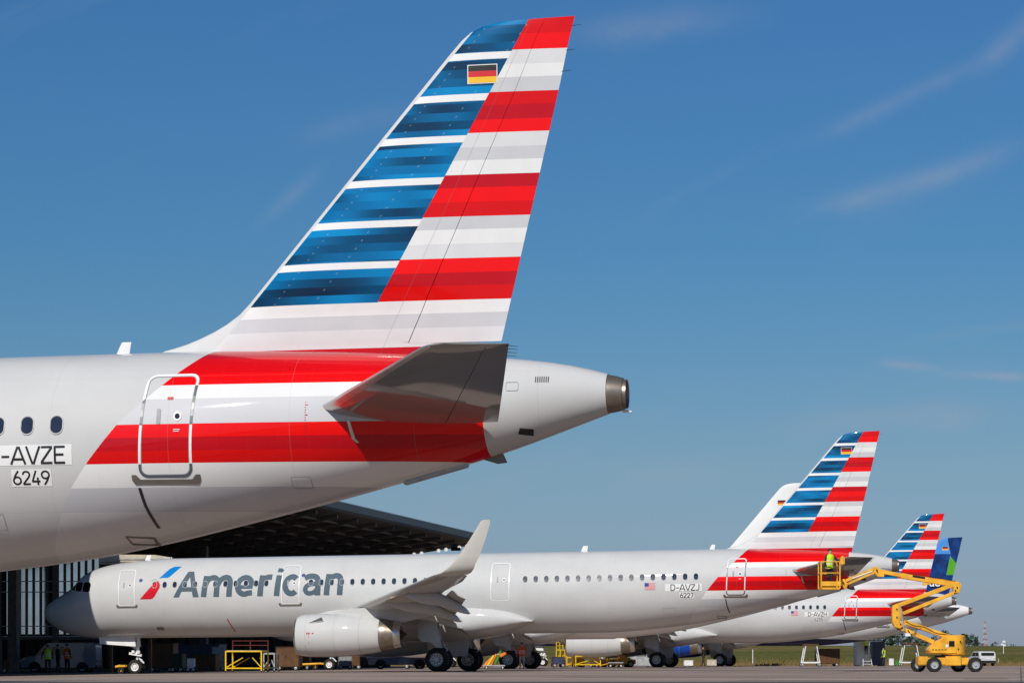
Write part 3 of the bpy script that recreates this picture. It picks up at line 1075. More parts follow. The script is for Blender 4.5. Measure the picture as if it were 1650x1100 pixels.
        return MB().loft(rings).mesh('sharklet', 'cream', 50)

    def m_flap(self, sgn, v0, v1):
        rings = []
        for i in range(4):
            v = v0 + (v1 - v0) * i / 3
            c = self.wte(v) - self.wle(v)
            le = self.wle(v) + 0.815 * c + 0.14
            z = self.wz(v) - 0.035 * c - 0.12
            fc = 0.245 * c + 0.2
            an = R(30)
            rings.append(foil_ring((le - 22, -sgn * v, z), (le + fc * math.cos(an) - 22, -sgn * v, z - fc * math.sin(an)), (math.sin(an), 0, math.cos(an)), 0.13))
        return MB().loft(rings).mesh('flap', 'wing_grey', 50)

    def m_canoe(self, sgn, v, l):
        x1 = self.wte(v) + 0.75
        z = self.wz(v) - 0.22
        pts = []
        for q in (0, .03, .1, .22, .36, .5, .64, .78, .9, .97, 1.0):
            r = 0.27 * (math.sin(math.pi * min(1, q / 0.9) ** 0.8) if q < 0.45 else math.sqrt(max(0, 1 - ((q - 0.4) / 0.6) ** 2)) ** 1.1) + 0.012
            drop = 0.16 * math.sin(math.pi * q) + max(0, q - 0.45) ** 1.3 * 1.95
            cx, cz = x1 - l + l * q - 22, z - drop
            pts.append([(cx, -sgn * v + 0.72 * r * math.cos(2 * math.pi * k / 14), cz + 1.15 * r * math.sin(2 * math.pi * k / 14)) for k in range(14)])
        return MB().loft(pts).mesh('flap_track_fairing', 'wing_grey', 50)

    # ---- engines
    def m_nacelle(self, sgn):
        c = (15.33 - 22, -sgn * 5.75, 1.83)
        prof = [(0.10, 0.80), (0.03, 0.83), (0.0, 0.88), (0.02, 0.93), (0.10, 0.975), (0.3, 1.02), (0.8, 1.06), (1.5, 1.075), (2.3, 1.06), (3.1, 1.00), (3.8, 0.91), (4.26, 0.835), (4.28, 0.79), (3.4, 0.7)]
        return MB().lathe(prof, c, 'x', 48).mesh('nacelle', self.em, 40)

    def m_lip(self, sgn):
        c = (15.33 - 22, -sgn * 5.75, 1.83)
        return MB().lathe([(0.55, 0.79), (0.2, 0.80), (0.05, 0.822), (-0.012, 0.88), (0.012, 0.938), (0.10, 0.983)], c, 'x', 48).mesh('inlet_lip', 'bare', 50)

    def m_fan(self, sgn):
        c = (15.33 - 22, -sgn * 5.75, 1.83)
        mb = MB().lathe([(0.62, 0.80), (0.62, 0.25), (0.35, 0.14), (0.2, 0.001)], c, 'x', 32)
        for k in range(22):
            a = 2 * math.pi * k / 22
            mb.beam((c[0] + 0.55, c[1] + 0.2 * math.cos(a), c[2] + 0.2 * math.sin(a)), (c[0] + 0.5, c[1] + 0.79 * math.cos(a), c[2] + 0.79 * math.sin(a)), 0.10, 0.03)
        return mb.mesh('fan', 'dark_metal', 40)

    def m_nozzle(self, sgn):
        c = (15.33 - 22, -sgn * 5.75, 1.83)
        return MB().lathe([(4.20, 0.80), (4.26, 0.822), (4.6, 0.765), (4.96, 0.695)], c, 'x', 48).mesh('nozzle_band', 'burnt', 40)

    def m_nozzle2(self, sgn):
        c = (15.33 - 22, -sgn * 5.75, 1.83)
        return MB().lathe([(4.955, 0.70), (4.97, 0.715), (5.30, 0.635), (5.31, 0.60), (4.9, 0.55)], c, 'x', 48).mesh('nozzle_rim', 'bare', 40)

    def m_plug(self, sgn):
        c = (15.33 - 22, -sgn * 5.75, 1.83)
        return MB().lathe([(4.7, 0.59), (4.7, 0.32), (5.2, 0.24), (5.55, 0.001)], c, 'x', 24).mesh('exhaust_plug', 'dark_metal', 40)

    def m_pylon(self, sgn):
        rings = []
        for u, z0, z1, t in ((16.6, 2.85, 2.87, 0.02), (17.2, 2.70, 2.99, 0.14), (18.2, 2.45, 3.14, 0.2), (19.4, 2.25, 3.16, 0.2), (20.6, 2.40, 3.05, 0.18), (21.6, 2.62, 2.95, 0.10), (22.2, 2.74, 2.88, 0.02)):
            y = -sgn * 5.75
            rings.append([(u - 22, y - t, z0), (u - 22, y + t, z0), (u - 22, y + t, z1), (u - 22, y - t, z1)])
        return MB().loft(rings).mesh('pylon', self.em if self.liv != 'blue' else 'white_ac', 30)

    def m_strake(self):
        return MB().add([(16.1 - 22, -6.68, 2.42), (16.85 - 22, -6.62, 2.56), (16.85 - 22, -6.86, 2.70), (16.8 - 22, -6.86, 2.70), (16.85 - 22, -6.60, 2.54)], [(0, 1, 2), (0, 2, 3), (0, 3, 4)]).mesh('nacelle_strake', 'grey_paint')

    # ---- undercarriage
    def wheel(self, name, u, v, r, w, white):
        def tyre():
            return MB().lathe([(-w / 2, r * .56), (-w / 2 * 1.0, r * .72), (-w / 2 * .93, r * .9), (-w / 2 * .62, r * .985), (-w * .2, r), (w * .2, r), (w / 2 * .62, r * .985), (w / 2 * .93, r * .9), (w / 2, r * .72), (w / 2, r * .56)], (0, 0, 0), 'y', 32).mesh('tyre', 'tyre', 50)

        def rim():
            mb = MB().lathe([(-w / 2 * .98, r * .57), (-w / 2 * .92, r * .52), (-w / 2 * .5, r * .47), (-w / 2 * .42, r * .26), (-w / 2 * .75, r * .20), (-w / 2 * .8, r * .09), (-w / 2 * .8, 0.001)], (0, 0, 0), 'y', 28)
            mb.lathe([(w / 2 * .98, r * .57), (w / 2 * .5, r * .47), (w / 2 * .42, 0.001)], (0, 0, 0), 'y', 28)
            for k in range(9):
                a = 2 * math.pi * k / 9
                mb.tube((r * .36 * math.cos(a), -w / 2 * .55, r * .36 * math.sin(a)), (r * .36 * math.cos(a), -w / 2 * .42, r * .36 * math.sin(a)), r * .055, n=8, mi=1)
            return mb.mesh('rim', ['rim_white' if white else 'rim', 'black'], 40)
        t = link(name, cached(('tyre', r, w), tyre), self.root, (self.sx(u), -v, r - 0.02))
        link('rim', cached(('rim', r, w, white), rim), t)
        return t

    def m_main_leg(self, sgn):
        y = -sgn * 3.8
        mb = MB()
        x = 22.05 - 22
        mb.tube((x, y, 0.56), (x, y, 1.35), 0.085, n=14)
        mb.tube((x, y, 1.30), (x - 0.06, y + sgn * 0.05, 2.75), 0.14, n=14)
        mb.tube((x, y - 0.62, 0.58), (x, y + 0.62, 0.58), 0.07, n=12)
        mb.tube((x - 0.05, y, 1.9), (x - 0.05, y + sgn * 1.5, 2.6), 0.06, n=10)
        mb.beam((x + 0.14, y, 1.55), (x + 0.42, y, 1.05), 0.16, 0.05)
        mb.beam((x + 0.42, y, 1.05), (x + 0.08, y, 0.62), 0.16, 0.05)
        mb.tube((x - 0.14, y - 0.1, 0.75), (x - 0.14, y - 0.1, 2.3), 0.022, n=6)
        return mb.mesh('main_gear_leg', 'steel', 35)

    def m_main_door(self, sgn):
        y = -sgn * 4.12
        mb = MB()
        mb.prism([(21.05 - 22, 2.62), (22.0 - 22, 2.62), (22.27 - 22, 1.12), (21.95 - 22, 1.15), (21.75 - 22, 1.42), (21.18 - 22, 1.52), (21.05 - 22, 1.7)], y - 0.025, y + 0.025)
        return mb.mesh('main_gear_door', 'steel', bevel=0.01)

    def m_inner_door(self):
        return MB().prism([(20.6 - 22, 1.60), (22.9 - 22, 1.60), (22.75 - 22, 0.75), (20.8 - 22, 0.75)], -0.35, -0.30).mesh('belly_gear_door', 'steel', bevel=0.01)

    def m_nose_leg(self):
        x = 5.02 - 22
        mb = MB()
        mb.tube((x, 0, 0.38), (x + 0.04, 0, 1.1), 0.06, n=12)
        mb.tube((x + 0.03, 0, 1.05), (x + 0.08, 0, 1.95), 0.10, n=12)
        mb.tube((x, -0.28, 0.38), (x, 0.28, 0.38), 0.045, n=10)
        mb.beam((x - 0.36, -0.14, 1.08), (x + 0.32, -0.14, 0.96), 0.10, 0.12)
        mb.box((x - 0.12, -0.18, 1.16), (0.14, 0.16, 0.14))
        mb.box((x + 0.16, -0.18, 1.14), (0.16, 0.16, 0.16))
        mb.beam((x + 0.06, 0, 0.88), (x + 0.30, 0, 0.72), 0.12, 0.05)
        mb.beam((x + 0.30, 0, 0.72), (x + 0.05, 0, 0.45), 0.12, 0.05)
        mb.beam((x + 0.22, -0.2, 0.80), (x + 0.46, -0.2, 0.56), 0.05, 0.07)
        mb.tube((x + 0.08, 0, 1.25), (x - 1.1, 0, 1.95), 0.05, n=10)
        return mb.mesh('nose_gear_leg', 'white', 35)

    def build(self, full, win_from):
        r = self.root
        self.part('fuselage', 'fus', self.m_fus)
        self.part('belly_fairing', 'fair', self.m_fairing)
        ec = self.part('exhaust_cone', 'cone', self.m_cone)
        self.part('exhaust_lip', 'conelip', self.m_cone_lip, ec)
        fin = self.part('vertical_fin', 'fin', self.m_fin)
        self.part('rudder', 'rud', self.m_rudder, fin)
        for s in (1, -1):
            hs = self.part('tailplane', 'hs%d' % s, lambda: self.m_hs(s))
            self.part('elevator', 'el%d' % s, lambda: self.m_hs(s, True), hs)
            self.part('leading_edge', 'hle%d' % s, lambda: self.m_hs_le(s), hs)
            wg = self.part('wing', 'wing%d' % s, lambda: self.m_wing(s))
            self.part('sharklet', 'shk%d' % s, lambda: self.m_sharklet(s), wg)
            for j, (a, b) in enumerate(((2.25, 6.3), (6.5, 12.9))):
                self.part('flap', 'flap%d%d' % (s, j), lambda: self.m_flap(s, a, b), wg)
            for j, (v, l) in enumerate(((5.3, 3.4), (8.3, 3.6), (11.6, 3.1))):
                self.part('flap_track_fairing', 'can%d%d' % (s, j), lambda: self.m_canoe(s, v, l), wg)
            en = self.part('nacelle', 'nac%d' % s, lambda: self.m_nacelle(s))
            self.part('inlet_lip', 'lip%d' % s, lambda: self.m_lip(s), en)
            self.part('fan', 'fan%d' % s, lambda: self.m_fan(s), en)
            self.part('nozzle_band', 'noz%d' % s, lambda: self.m_nozzle(s), en)
            self.part('nozzle_rim', 'nor%d' % s, lambda: self.m_nozzle2(s), en)
            self.part('exhaust_plug', 'plu%d' % s, lambda: self.m_plug(s), en)
            for j, (du, rr) in enumerate(((0.62, 1.047), (2.05, 1.068), (3.3, 0.981))):
                self.part('cowl_seam', 'seam%d%d' % (s, j), lambda: MB().lathe([(du, rr + 0.001), (du, rr + 0.004), (du + 0.012, rr + 0.004), (du + 0.012, rr + 0.001)], (15.33 - 22, -s * 5.75, 1.83), 'x', 48).mesh('seam', 'panel_line', 50), en)
            self.part('pylon', 'pyl%d' % s, lambda: self.m_pylon(s))
            if s == 1:
                self.part('nacelle_strake', 'strake', self.m_strake, en)
            leg = self.part('main_gear_leg', 'leg%d' % s, lambda: self.m_main_leg(s))
            self.part('main_gear_door', 'mgd%d' % s, lambda: self.m_main_door(s), leg)
            for dv in (-0.46, 0.46):
                self.wheel('main_wheel', 22.05, s * 3.8 + dv, 0.60, 0.43, False)
            self.wheel('nose_wheel', 5.02, s * 0.25, 0.385, 0.22, True)
        self.part('nose_gear_leg', 'nleg', self.m_nose_leg)
        for s in (1, -1):
            self.part('nose_gear_door', 'ngd%d' % s, lambda: MB().prism([(3.1 - 22, 1.93), (5.05 - 22, 1.93), (5.12 - 22, 1.42), (3.16 - 22, 1.58)], -s * 0.42 - 0.02, -s * 0.42 + 0.02).mesh('d', 'white', bevel=0.008))
        self.part('belly_gear_door', 'igd', self.m_inner_door)
        # aerials along the crown and keel
        for u0, c, h in ((35.15, 0.26, 0.25), (28.6, 0.34, 0.30), (5.5, 0.30, 0.30)):
            zb = TOP(u0) - 0.03
            self.part('blade_antenna', 'ant%.1f' % u0, lambda: MB().loft([foil_ring((u0 - 22, 0, zb), (u0 + c - 22, 0, zb), (0, 1, 0), 0.13), foil_ring((u0 + 0.5 * h - 22, 0, zb + h), (u0 + 0.5 * h + c * 0.68 - 22, 0, zb + h), (0, 1, 0), 0.11)]).mesh('a', 'white', 40))
        # rear door on every long body; the rest where the picture shows it
        if not self.short:
            self.door(36.15, 37.09, 3.62, 5.46, 0.09)
        if full:
            self.door(4.72, 5.62, 3.52, 5.40, -0.12)
            self.door(13.42, 14.38, 3.50, 5.48, 0)
            self.door(24.32, 25.28, 3.50, 5.42, 0)
        if self.liv == 'flag':
            self.windows(win_from)
        self.german_flag()
        if self.liv == 'flag':
            self.tail_detail()

    def door(self, u0, u1, w0, w1, lean):
        """A plug door: recessed outline band, handle port and sill plate."""
        def sh(p):
            return [(u + lean * (w - w0) / (w1 - w0) * (0.8 if lean < 0 else 1.0), w) for u, w in p]
        out, inn = rrect(u0, u1, w0, w1, 0.16), rrect(u0 + 0.044, u1 - 0.044, w0 + 0.044, w1 - 0.044, 0.12)
        key = ('door', u0)
        me = cached(key, lambda: skin_patch(ring_quads(sh(out), sh(inn)), 0.008))
        if not me.materials:
            me.materials.append(M['doorline'])
        d = link('passenger_door', me, self.root)
        um = (u0 + u1) / 2 + lean * 0.5
        gk = cached(('doorgap', u0), lambda: skin_patch(ring_quads(sh(rrect(u0 + 0.045, u1 - 0.045, w0 + 0.045, w1 - 0.045, 0.119)), sh(rrect(u0 + 0.054, u1 - 0.054, w0 + 0.054, w1 - 0.054, 0.113))), 0.005))
        if not gk.materials:
            gk.materials.append(M['grey_paint'])
        link('door_gap', gk, d)
        pk = cached(('dport', u0), lambda: skin_patch([[(um + 0.2 + 0.075 * math.cos(R(a)), w0 + 1.06 + 0.085 * math.sin(R(a))) for a in range(0, 360, 24)]], 0.010))
        if not pk.materials:
            pk.materials.append(M['white'])
        ring = link('door_window_rim', pk, d)
        pk2 = cached(('dport2', u0), lambda: skin_patch([[(um + 0.2 + 0.045 * math.cos(R(a)), w0 + 1.06 + 0.05 * math.sin(R(a))) for a in range(0, 360, 24)]], 0.014))
        if not pk2.materials:
            pk2.materials.append(M['pane'])
        link('door_window', pk2, d)
        hk = cached(('dhandle', u0), lambda: skin_patch([rrect(um - 0.17, um - 0.10, w0 + 0.92, w0 + 1.2, 0.02, 3)], 0.010))
        if not hk.materials:
            hk.materials.append(M['grey_paint'])
        link('door_handle', hk, d)
        if lean or u0 < 20:
            sk = cached(('dsill', u0), lambda: skin_patch([[(u0 - 0.08, w0 - 0.115), (u1 + 0.08, w0 - 0.115), (u1 + 0.13, w0 - 0.04), (u1 + 0.13, w0 + 0.05), (u1 + 0.05, w0 + 0.05), (u1 - 0.02, w0 - 0.03), (u0 + 0.02, w0 - 0.03), (u0 - 0.05, w0 + 0.05), (u0 - 0.13, w0 + 0.05), (u0 - 0.13, w0 - 0.04)]], 0.012))
            if not sk.materials:
                sk.materials.append(M['sill'])
            link('door_sill', sk, d)

    def windows(self, u_from):
        def wm():
            o = rrect(-0.126, 0.126, -0.180, 0.180, 0.118, 4)
            a = rrect(-0.114, 0.114, -0.167, 0.167, 0.108, 4)
            i = rrect(-0.105, 0.105, -0.155, 0.155, 0.10, 4)
            mb = MB()
            n = len(o)

            def ring(p, y):
                return [(x, y, z) for x, z in p]
            mb.loft([ring(o, 0.02), ring(o, -0.008), ring(a, -0.010), ring(i, 0.004)], cap0=False, cap1=False)
            mb.add([(x, 0.0, z) for x, z in i], [tuple(range(n))], 1)
            return mb.mesh('cabin_window', ['silver', 'pane'], 30)
        me = cached('cabwin', wm)
        us = [6.65 + 0.543 * k for k in range(12)] + [14.98 + 0.543 * k for k in range(14)] + [26.08 + 0.538 * k for k in range(17)]
        for u in us:
            if u < u_from:
                continue
            p = surf(u, 4.575)
            q = surf(u + 0.1, 4.575)
            zc, hh = (TOP(u) + BOT(u)) / 2, (TOP(u) - BOT(u)) / 2
            k = (4.575 - zc) / hh
            tilt = math.atan2(k / hh, math.sqrt(1 - k * k) / HWD(u))
            link('cabin_window', me, self.root, p, (-tilt, 0, math.atan2(q[1] - p[1], 0.1)))

    def german_flag(self):
        if self.short:
            u0, z0 = 41.5, 10.3
        elif self.liv == 'blue':
            u0, z0 = 41.9, 10.55
        else:
            u0, z0 = 41.80, 10.60

        def t_at(u, z):
            le = 37.69 + 0.858 * (z - 6.84)
            c = self.te(z) - le
            return af(max(0.01, (u - le) / c), 0.085 * min(1.0, 5.6 / c)) * c
        q = (self.te(z0) - (37.69 + 0.858 * (z0 - 6.84)))

        def mk(mats, rows, grow, off):
            mb = MB()
            for m, (a, b) in enumerate(rows):
                for i in range(4):
                    ua, ub = u0 - grow + (0.51 + 2 * grow) * i / 4, u0 - grow + (0.51 + 2 * grow) * (i + 1) / 4
                    vs = [(self.sx(uu), -(t_at(uu, zz) + off), zz) for uu, zz in ((ua, z0 + a), (ub, z0 + a), (ub, z0 + b), (ua, z0 + b))]
                    mb.add(vs, [(0, 1, 2, 3)], m)
            return mb.mesh('flag', mats)
        f = link('flag_border', mk(['white'], [(-0.015, 0.325)], 0.015, 0.008), self.root)
        link('flag_stripes', mk(['flag_gold', 'flag_red', 'flag_black'], [(0, 0.103), (0.103, 0.207), (0.207, 0.31)], 0.0, 0.012), f)

    def tail_detail(self):
        r = self.root
        me = cached('td_line', lambda: skin_patch([[(36.10, 3.45), (36.155, 3.45), (36.185, 3.15), (36.27, 2.78), (36.215, 2.77), (36.135, 3.14)]], 0.01))
        if not me.materials:
            me.materials.append(M['ink'])
        link('scuff_strip', me, r)
        for nm, k, poly, mat in (('keel_hatch', 'td_h', ring_quads([(35.60, 2.64), (36.08, 2.62), (36.02, 2.50), (35.62, 2.50)], [(35.63, 2.62), (36.03, 2.60), (35.99, 2.52), (35.65, 2.52)]), 'sill'),
                                 ('tail_light_slot', 'td_s', [[(42.76, 4.42), (42.99, 4.40), (42.96, 4.30), (42.72, 4.32)]], 'dark_metal'),
                                 ('seal_strip', 'td_c', [[(39.83, 4.56), (39.88, 4.56), (39.96, 4.25), (40.02, 4.18), (39.97, 4.18), (39.9, 4.25)]], 'bare')):
            me = cached(k, lambda: skin_patch(poly, 0.012, 0.06, 0.3))
            if not me.materials:
                me.materials.append(M[mat])
            link(nm, me, r)
        for i in range(7):
            me = cached('td_v%d' % i, lambda: skin_patch([[(43.05 + 0.036 * i, 5.20), (43.065 + 0.036 * i, 5.20), (43.065 + 0.036 * i, 5.30), (43.05 + 0.036 * i, 5.30)]], 0.012))
            if not me.materials:
                me.materials.append(M['dark_metal'])
            link('vent_slot', me, r)
        def pm(key, polys, mat, off=0.009):
            me = cached(key, lambda: skin_patch(polys, off, 0.1, 0.6))
            if not me.materials:
                me.materials.append(M[mat])
            return me
        for i, (u, w, a, b) in enumerate(((38.75, 3.42, 0.34, 0.20), (42.55, 5.05, 0.22, 0.16), (33.0, 2.75, 0.6, 0.3))):
            link('access_panel', pm('td_p%d' % i, ring_quads(rrect(u, u + a, w, w + b, 0.03, 2), rrect(u + .009, u + a - .009, w + .009, w + b - .009, 0.025, 2)), 'panel_line'), r)
        tick = []
        for k in range(14):
            z = 4.30 + 0.045 * k
            l = 0.05 if k % 4 == 0 else 0.02
            tick.append([(39.10, z), (39.10 + l, z), (39.10 + l, z + 0.012), (39.10, z + 0.012)])
        link('trim_scale', pm('td_ts', tick, 'red'), r)
        link('door_stencil', pm('td_ds', [[(36.66 + 0.028 * k, 4.98), (36.68 + 0.028 * k, 4.98), (36.68 + 0.028 * k, 5.03), (36.66 + 0.028 * k, 5.03)] for k in range(4)], 'red', 0.011), r)
        link('door_stencil', pm('td_dw', [[(36.50 + d, 4.44 - 0.03 * k), (36.62 + d - 0.02 * k, 4.44 - 0.03 * k), (36.62 + d - 0.02 * k, 4.452 - 0.03 * k), (36.50 + d, 4.452 - 0.03 * k)] for k in range(2) for d in (0.30,)], 'white', 0.011), r)
        # keel blade, tail bumper
        self.part('drain_mast', 'td_m', lambda: MB().prism([(41.9 - 22, 3.95), (42.35 - 22, 4.02), (42.42 - 22, 3.86), (42.25 - 22, 3.84)], -0.02, 0.02).mesh('m', 'sill', bevel=0.005))
        self.part('tail_bumper', 'td_b', lambda: MB().loft([[(40.55 - 22, y, z) for y, z in ((-.12, 3.56), (.12, 3.56), (.12, 3.50), (-.12, 3.50))], [(41.7 - 22, y, z) for y, z in ((-.16, 3.88), (.16, 3.88), (.16, 3.80), (-.16, 3.80))]]).mesh('b', 'galv', bevel=0.015))
        # static wicks on rudder, tailplane tip
        for z in (11.55, 11.12, 10.75):
            xw = self.te(z) + 0.0096 * (z - 5) - 22
            self.part('static_wick', 'td_w%.2f' % z, lambda: MB().tube((xw - 0.03, 0, z), (xw + 0.14, 0, z + 0.01), 0.006, 0.003, 6).mesh('w', 'black'))
        for v in (6.12, 5.9, 5.65, 5.4):
            x = 43.62 - 0.23 * (6.1 - v) - 22
            self.part('static_wick', 'td_x%.2f' % v, lambda: MB().tube((x - 0.03, -v, 5.19 - 0.09 * (6.1 - v)), (x + 0.16, -v, 5.17 - 0.09 * (6.1 - v)), 0.006, 0.003, 6).mesh('w', 'black'))
        self.part('tail_light', 'td_t', lambda: MB().tube((44.5 - 22, 0, 4.72), (44.66 - 22, 0, 4.70), 0.035, 0.015).mesh('t', 'white', 40))


A321A = Airliner('airliner', 'nearest airliner, cut by the left edge, registration D-AVZE under its last windows', 732, 136.5, 0.55, 'flag', full=False, win_from=26.0)
# the nearest one stands much closer: its tail cone ends right of the middle of the frame
_dx = (1004 - 825) / FPX * 47.0
A321A.root.location = (_dx - 22.51 * CT + 0.05, 47.0 + 22.51 * ST, 0)
A321B = Airliner('airliner', 'whole airliner with large grey lettering on its front fuselage and a lift at its tail', 732, 136.5, 0.55, 'flag')
A320W = Airliner('airliner', 'plain white airliner, only its fin and gear show behind the lettered airliner', 838, 173.5, 0.45, 'white', short=True, full=False)
A321C = Airliner('airliner', 'third striped airliner, registration D-AVZH, tail behind the yellow boom', 1069, 208.5, 0.15, 'flag', full=False, win_from=26.0)
A321D = Airliner('airliner', 'farthest airliner with blue and green fin and navy belly', 1167, 246.5, 0.0, 'blue', full=False)


def smooth_path(p, n=5):
    """Catmull-Rom through the points."""
    if len(p) < 3:
        return [Vector(q) for q in p]
    q = [Vector(p[0]) * 2 - Vector(p[1])] + [Vector(k) for k in p] + [Vector(p[-1]) * 2 - Vector(p[-2])]
    out = []
    for i in range(1, len(q) - 2):
        for j in range(n):
            t = j / n
            a, b_, c, d = q[i - 1], q[i], q[i + 1], q[i + 2]
            out.append(0.5 * (2 * b_ + (c - a) * t + (2 * a - 5 * b_ + 4 * c - d) * t * t + (3 * b_ - a - 3 * c + d) * t ** 3))
    return out + [q[-2]]


def stroke(path, w, curved=True):
    """Outline of a pen stroke as quads (u, w)."""
    p = smooth_path(path) if curved else [Vector(q) for q in path]
    L, Rg = [], []
    for i, q in enumerate(p):
        d0 = (p[i] - p[i - 1]).normalized() if i else (p[1] - p[0]).normalized()
        d1 = (p[i + 1] - p[i]).normalized() if i < len(p) - 1 else d0
        d = (d0 + d1).normalized()
        k = 1 / max(0.5, d.dot(d1))
        nn = Vector((-d.y, d.x)) * w / 2 * k
        L.append(q + nn)
        Rg.append(q - nn)
    return [[tuple(Rg[i]), tuple(Rg[i + 1]), tuple(L[i + 1]), tuple(L[i])] for i in range(len(p) - 1)]


def ell(cx, cy, rx, ry, a0, a1, n=14):
    return [(cx + rx * math.cos(R(a0 + (a1 - a0) * i / n)), cy + ry * math.sin(R(a0 + (a1 - a0) * i / n))) for i in range(n + 1)]


# plain engineering letters on a 0.62 x 1 cell: (advance, [(curved, points)])
GL = {
    'D': (0.68, [(0, [(0.06, 0.0), (0.06, 1.0)]), (1, [(0.06, 0.94), (0.30, 0.94)] + ell(0.30, 0.5, 0.26, 0.44, 80, -80, 8) + [(0.30, 0.06), (0.06, 0.06)])]),
    '-': (0.44, [(0, [(0.02, 0.44), (0.38, 0.44)])]),
    'A': (0.70, [(0, [(0.02, 0.0), (0.33, 1.0)]), (0, [(0.37, 1.0), (0.68, 0.0)]), (0, [(0.15, 0.29), (0.55, 0.29)])]),
    'V': (0.66, [(0, [(0.02, 1.0), (0.31, 0.0)]), (0, [(0.35, 0.0), (0.64, 1.0)])]),
    'Z': (0.62, [(0, [(0.05, 0.94), (0.56, 0.94)]), (0, [(0.53, 0.90), (0.06, 0.10)]), (0, [(0.03, 0.06), (0.56, 0.06)])]),
    'E': (0.58, [(0, [(0.06, 0.0), (0.06, 1.0)]), (0, [(0.06, 0.94), (0.52, 0.94)]), (0, [(0.06, 0.51), (0.46, 0.51)]), (0, [(0.06, 0.06), (0.52, 0.06)])]),
    'H': (0.68, [(0, [(0.06, 0.0), (0.06, 1.0)]), (0, [(0.58, 0.0), (0.58, 1.0)]), (0, [(0.06, 0.52), (0.58, 0.52)])]),
    'J': (0.52, [(1, [(0.02, 0.10), (0.14, 0.06), (0.30, 0.08), (0.40, 0.22), (0.41, 0.50), (0.41, 0.75), (0.41, 1.0)])]),
    '6': (0.66, [(1, ell(0.32, 0.31, 0.25, 0.25, 0, 360, 18)), (1, [(0.10, 0.42), (0.22, 0.70), (0.42, 1.0)])]),
    '9': (0.66, [(1, ell(0.32, 0.69, 0.25, 0.25, 0, 360, 18)), (1, [(0.54, 0.58), (0.42, 0.30), (0.22, 0.0)])]),
    '2': (0.64, [(1, [(0.07, 0.72), (0.12, 0.88), (0.30, 0.94), (0.48, 0.86), (0.52, 0.70), (0.44, 0.52), (0.24, 0.28), (0.08, 0.08)]), (0, [(0.04, 0.06), (0.56, 0.06)])]),
    '4': (0.66, [(0, [(0.34, 1.0), (0.07, 0.26)]), (0, [(0.03, 0.24), (0.60, 0.24)]), (0, [(0.44, 0.0), (0.44, 0.52)])]),
    '7': (0.62, [(0, [(0.04, 0.94), (0.56, 0.94)]), (0, [(0.52, 0.92), (0.22, 0.0)])]),
    '5': (0.62, [(0, [(0.52, 0.94), (0.12, 0.94)]), (0, [(0.12, 0.98), (0.09, 0.50)]), (1, [(0.09, 0.52), (0.26, 0.60), (0.44, 0.54), (0.53, 0.34), (0.46, 0.12), (0.28, 0.05), (0.08, 0.12)])]),
}


def plate_text(name, txt, u0, u1, w0, w1, parent, pen=0.125):
    """Pen-stroke letters laid on the skin, one mesh for the word."""
    tot = sum(GL[c][0] for c in txt)
    kx, kz = (u1 - u0) / tot, (w1 - w0)
    x = u0
    meshes = []
    lvl = 0
    bm = bmesh.new()
    for c in txt:
        adv, strokes = GL[c]
        for i, (cv, pts) in enumerate(strokes):
            q = stroke([(x + px_ * kx, w0 + pz_ * kz) for px_, pz_ in pts], pen * kz, bool(cv))
            me = skin_patch(q, 0.009 + 0.0015 * i, 0.1, 1.0)
            bm.from_mesh(me)
            bpy.data.meshes.remove(me)
        x += adv * kx
    me = bpy.data.meshes.new(name)
    bm.to_mesh(me)
    bm.free()
    me.materials.append(M['ink'])
    return link(name, me, parent)


def lettering(plane, name, reg, num):
    r = plane.root
    x0 = 33.15
    b = patch_obj('registration_plate', [[(x0, 3.865), (34.98, 3.865), (34.98, 4.225), (x0, 4.225)]], 'white_ac', r, 0.005)
    plate_text('registration_letters', reg, 33.42, 34.88, 3.885, 4.20, b)
    b2 = patch_obj('number_plate', [[(33.86, 3.50), (34.59, 3.50), (34.59, 3.80), (33.86, 3.80)]], 'white_ac', r, 0.005)
    plate_text('number_digits', num, 33.88, 34.57, 3.53, 3.775, b2, 0.13)


lettering(A321A, 'a', 'D-AVZE', '6249')
lettering(A321B, 'b', 'D-AVZJ', '6227')
lettering(A321C, 'c', 'D-AVZH', '6255')


def us_flag(plane):
    r = plane.root
    f = patch_obj('striped_flag', [[(32.13, 3.95), (32.66, 3.95), (32.66, 4.29), (32.13, 4.29)]], 'white_ac', r, 0.005)
    for k in range(7):
        z = 3.95 + 0.34 * 2 * k / 13
        patch_obj('flag_stripe', [[(32.13, z), (32.66, z), (32.66, z + 0.026), (32.13, z + 0.026)]], 'flag_red', f, 0.009)
    patch_obj('flag_canton', [[(32.13, 4.107), (32.34, 4.107), (32.34, 4.29), (32.13, 4.29)]], 'flag_blue', f, 0.012)


us_flag(A321B)
us_flag(A321C)


def thing_part(name, parent):
    o = bpy.data.objects.new(name, None)
    o.empty_display_size = 0.2
    col.objects.link(o)
    o.parent = parent
    return o


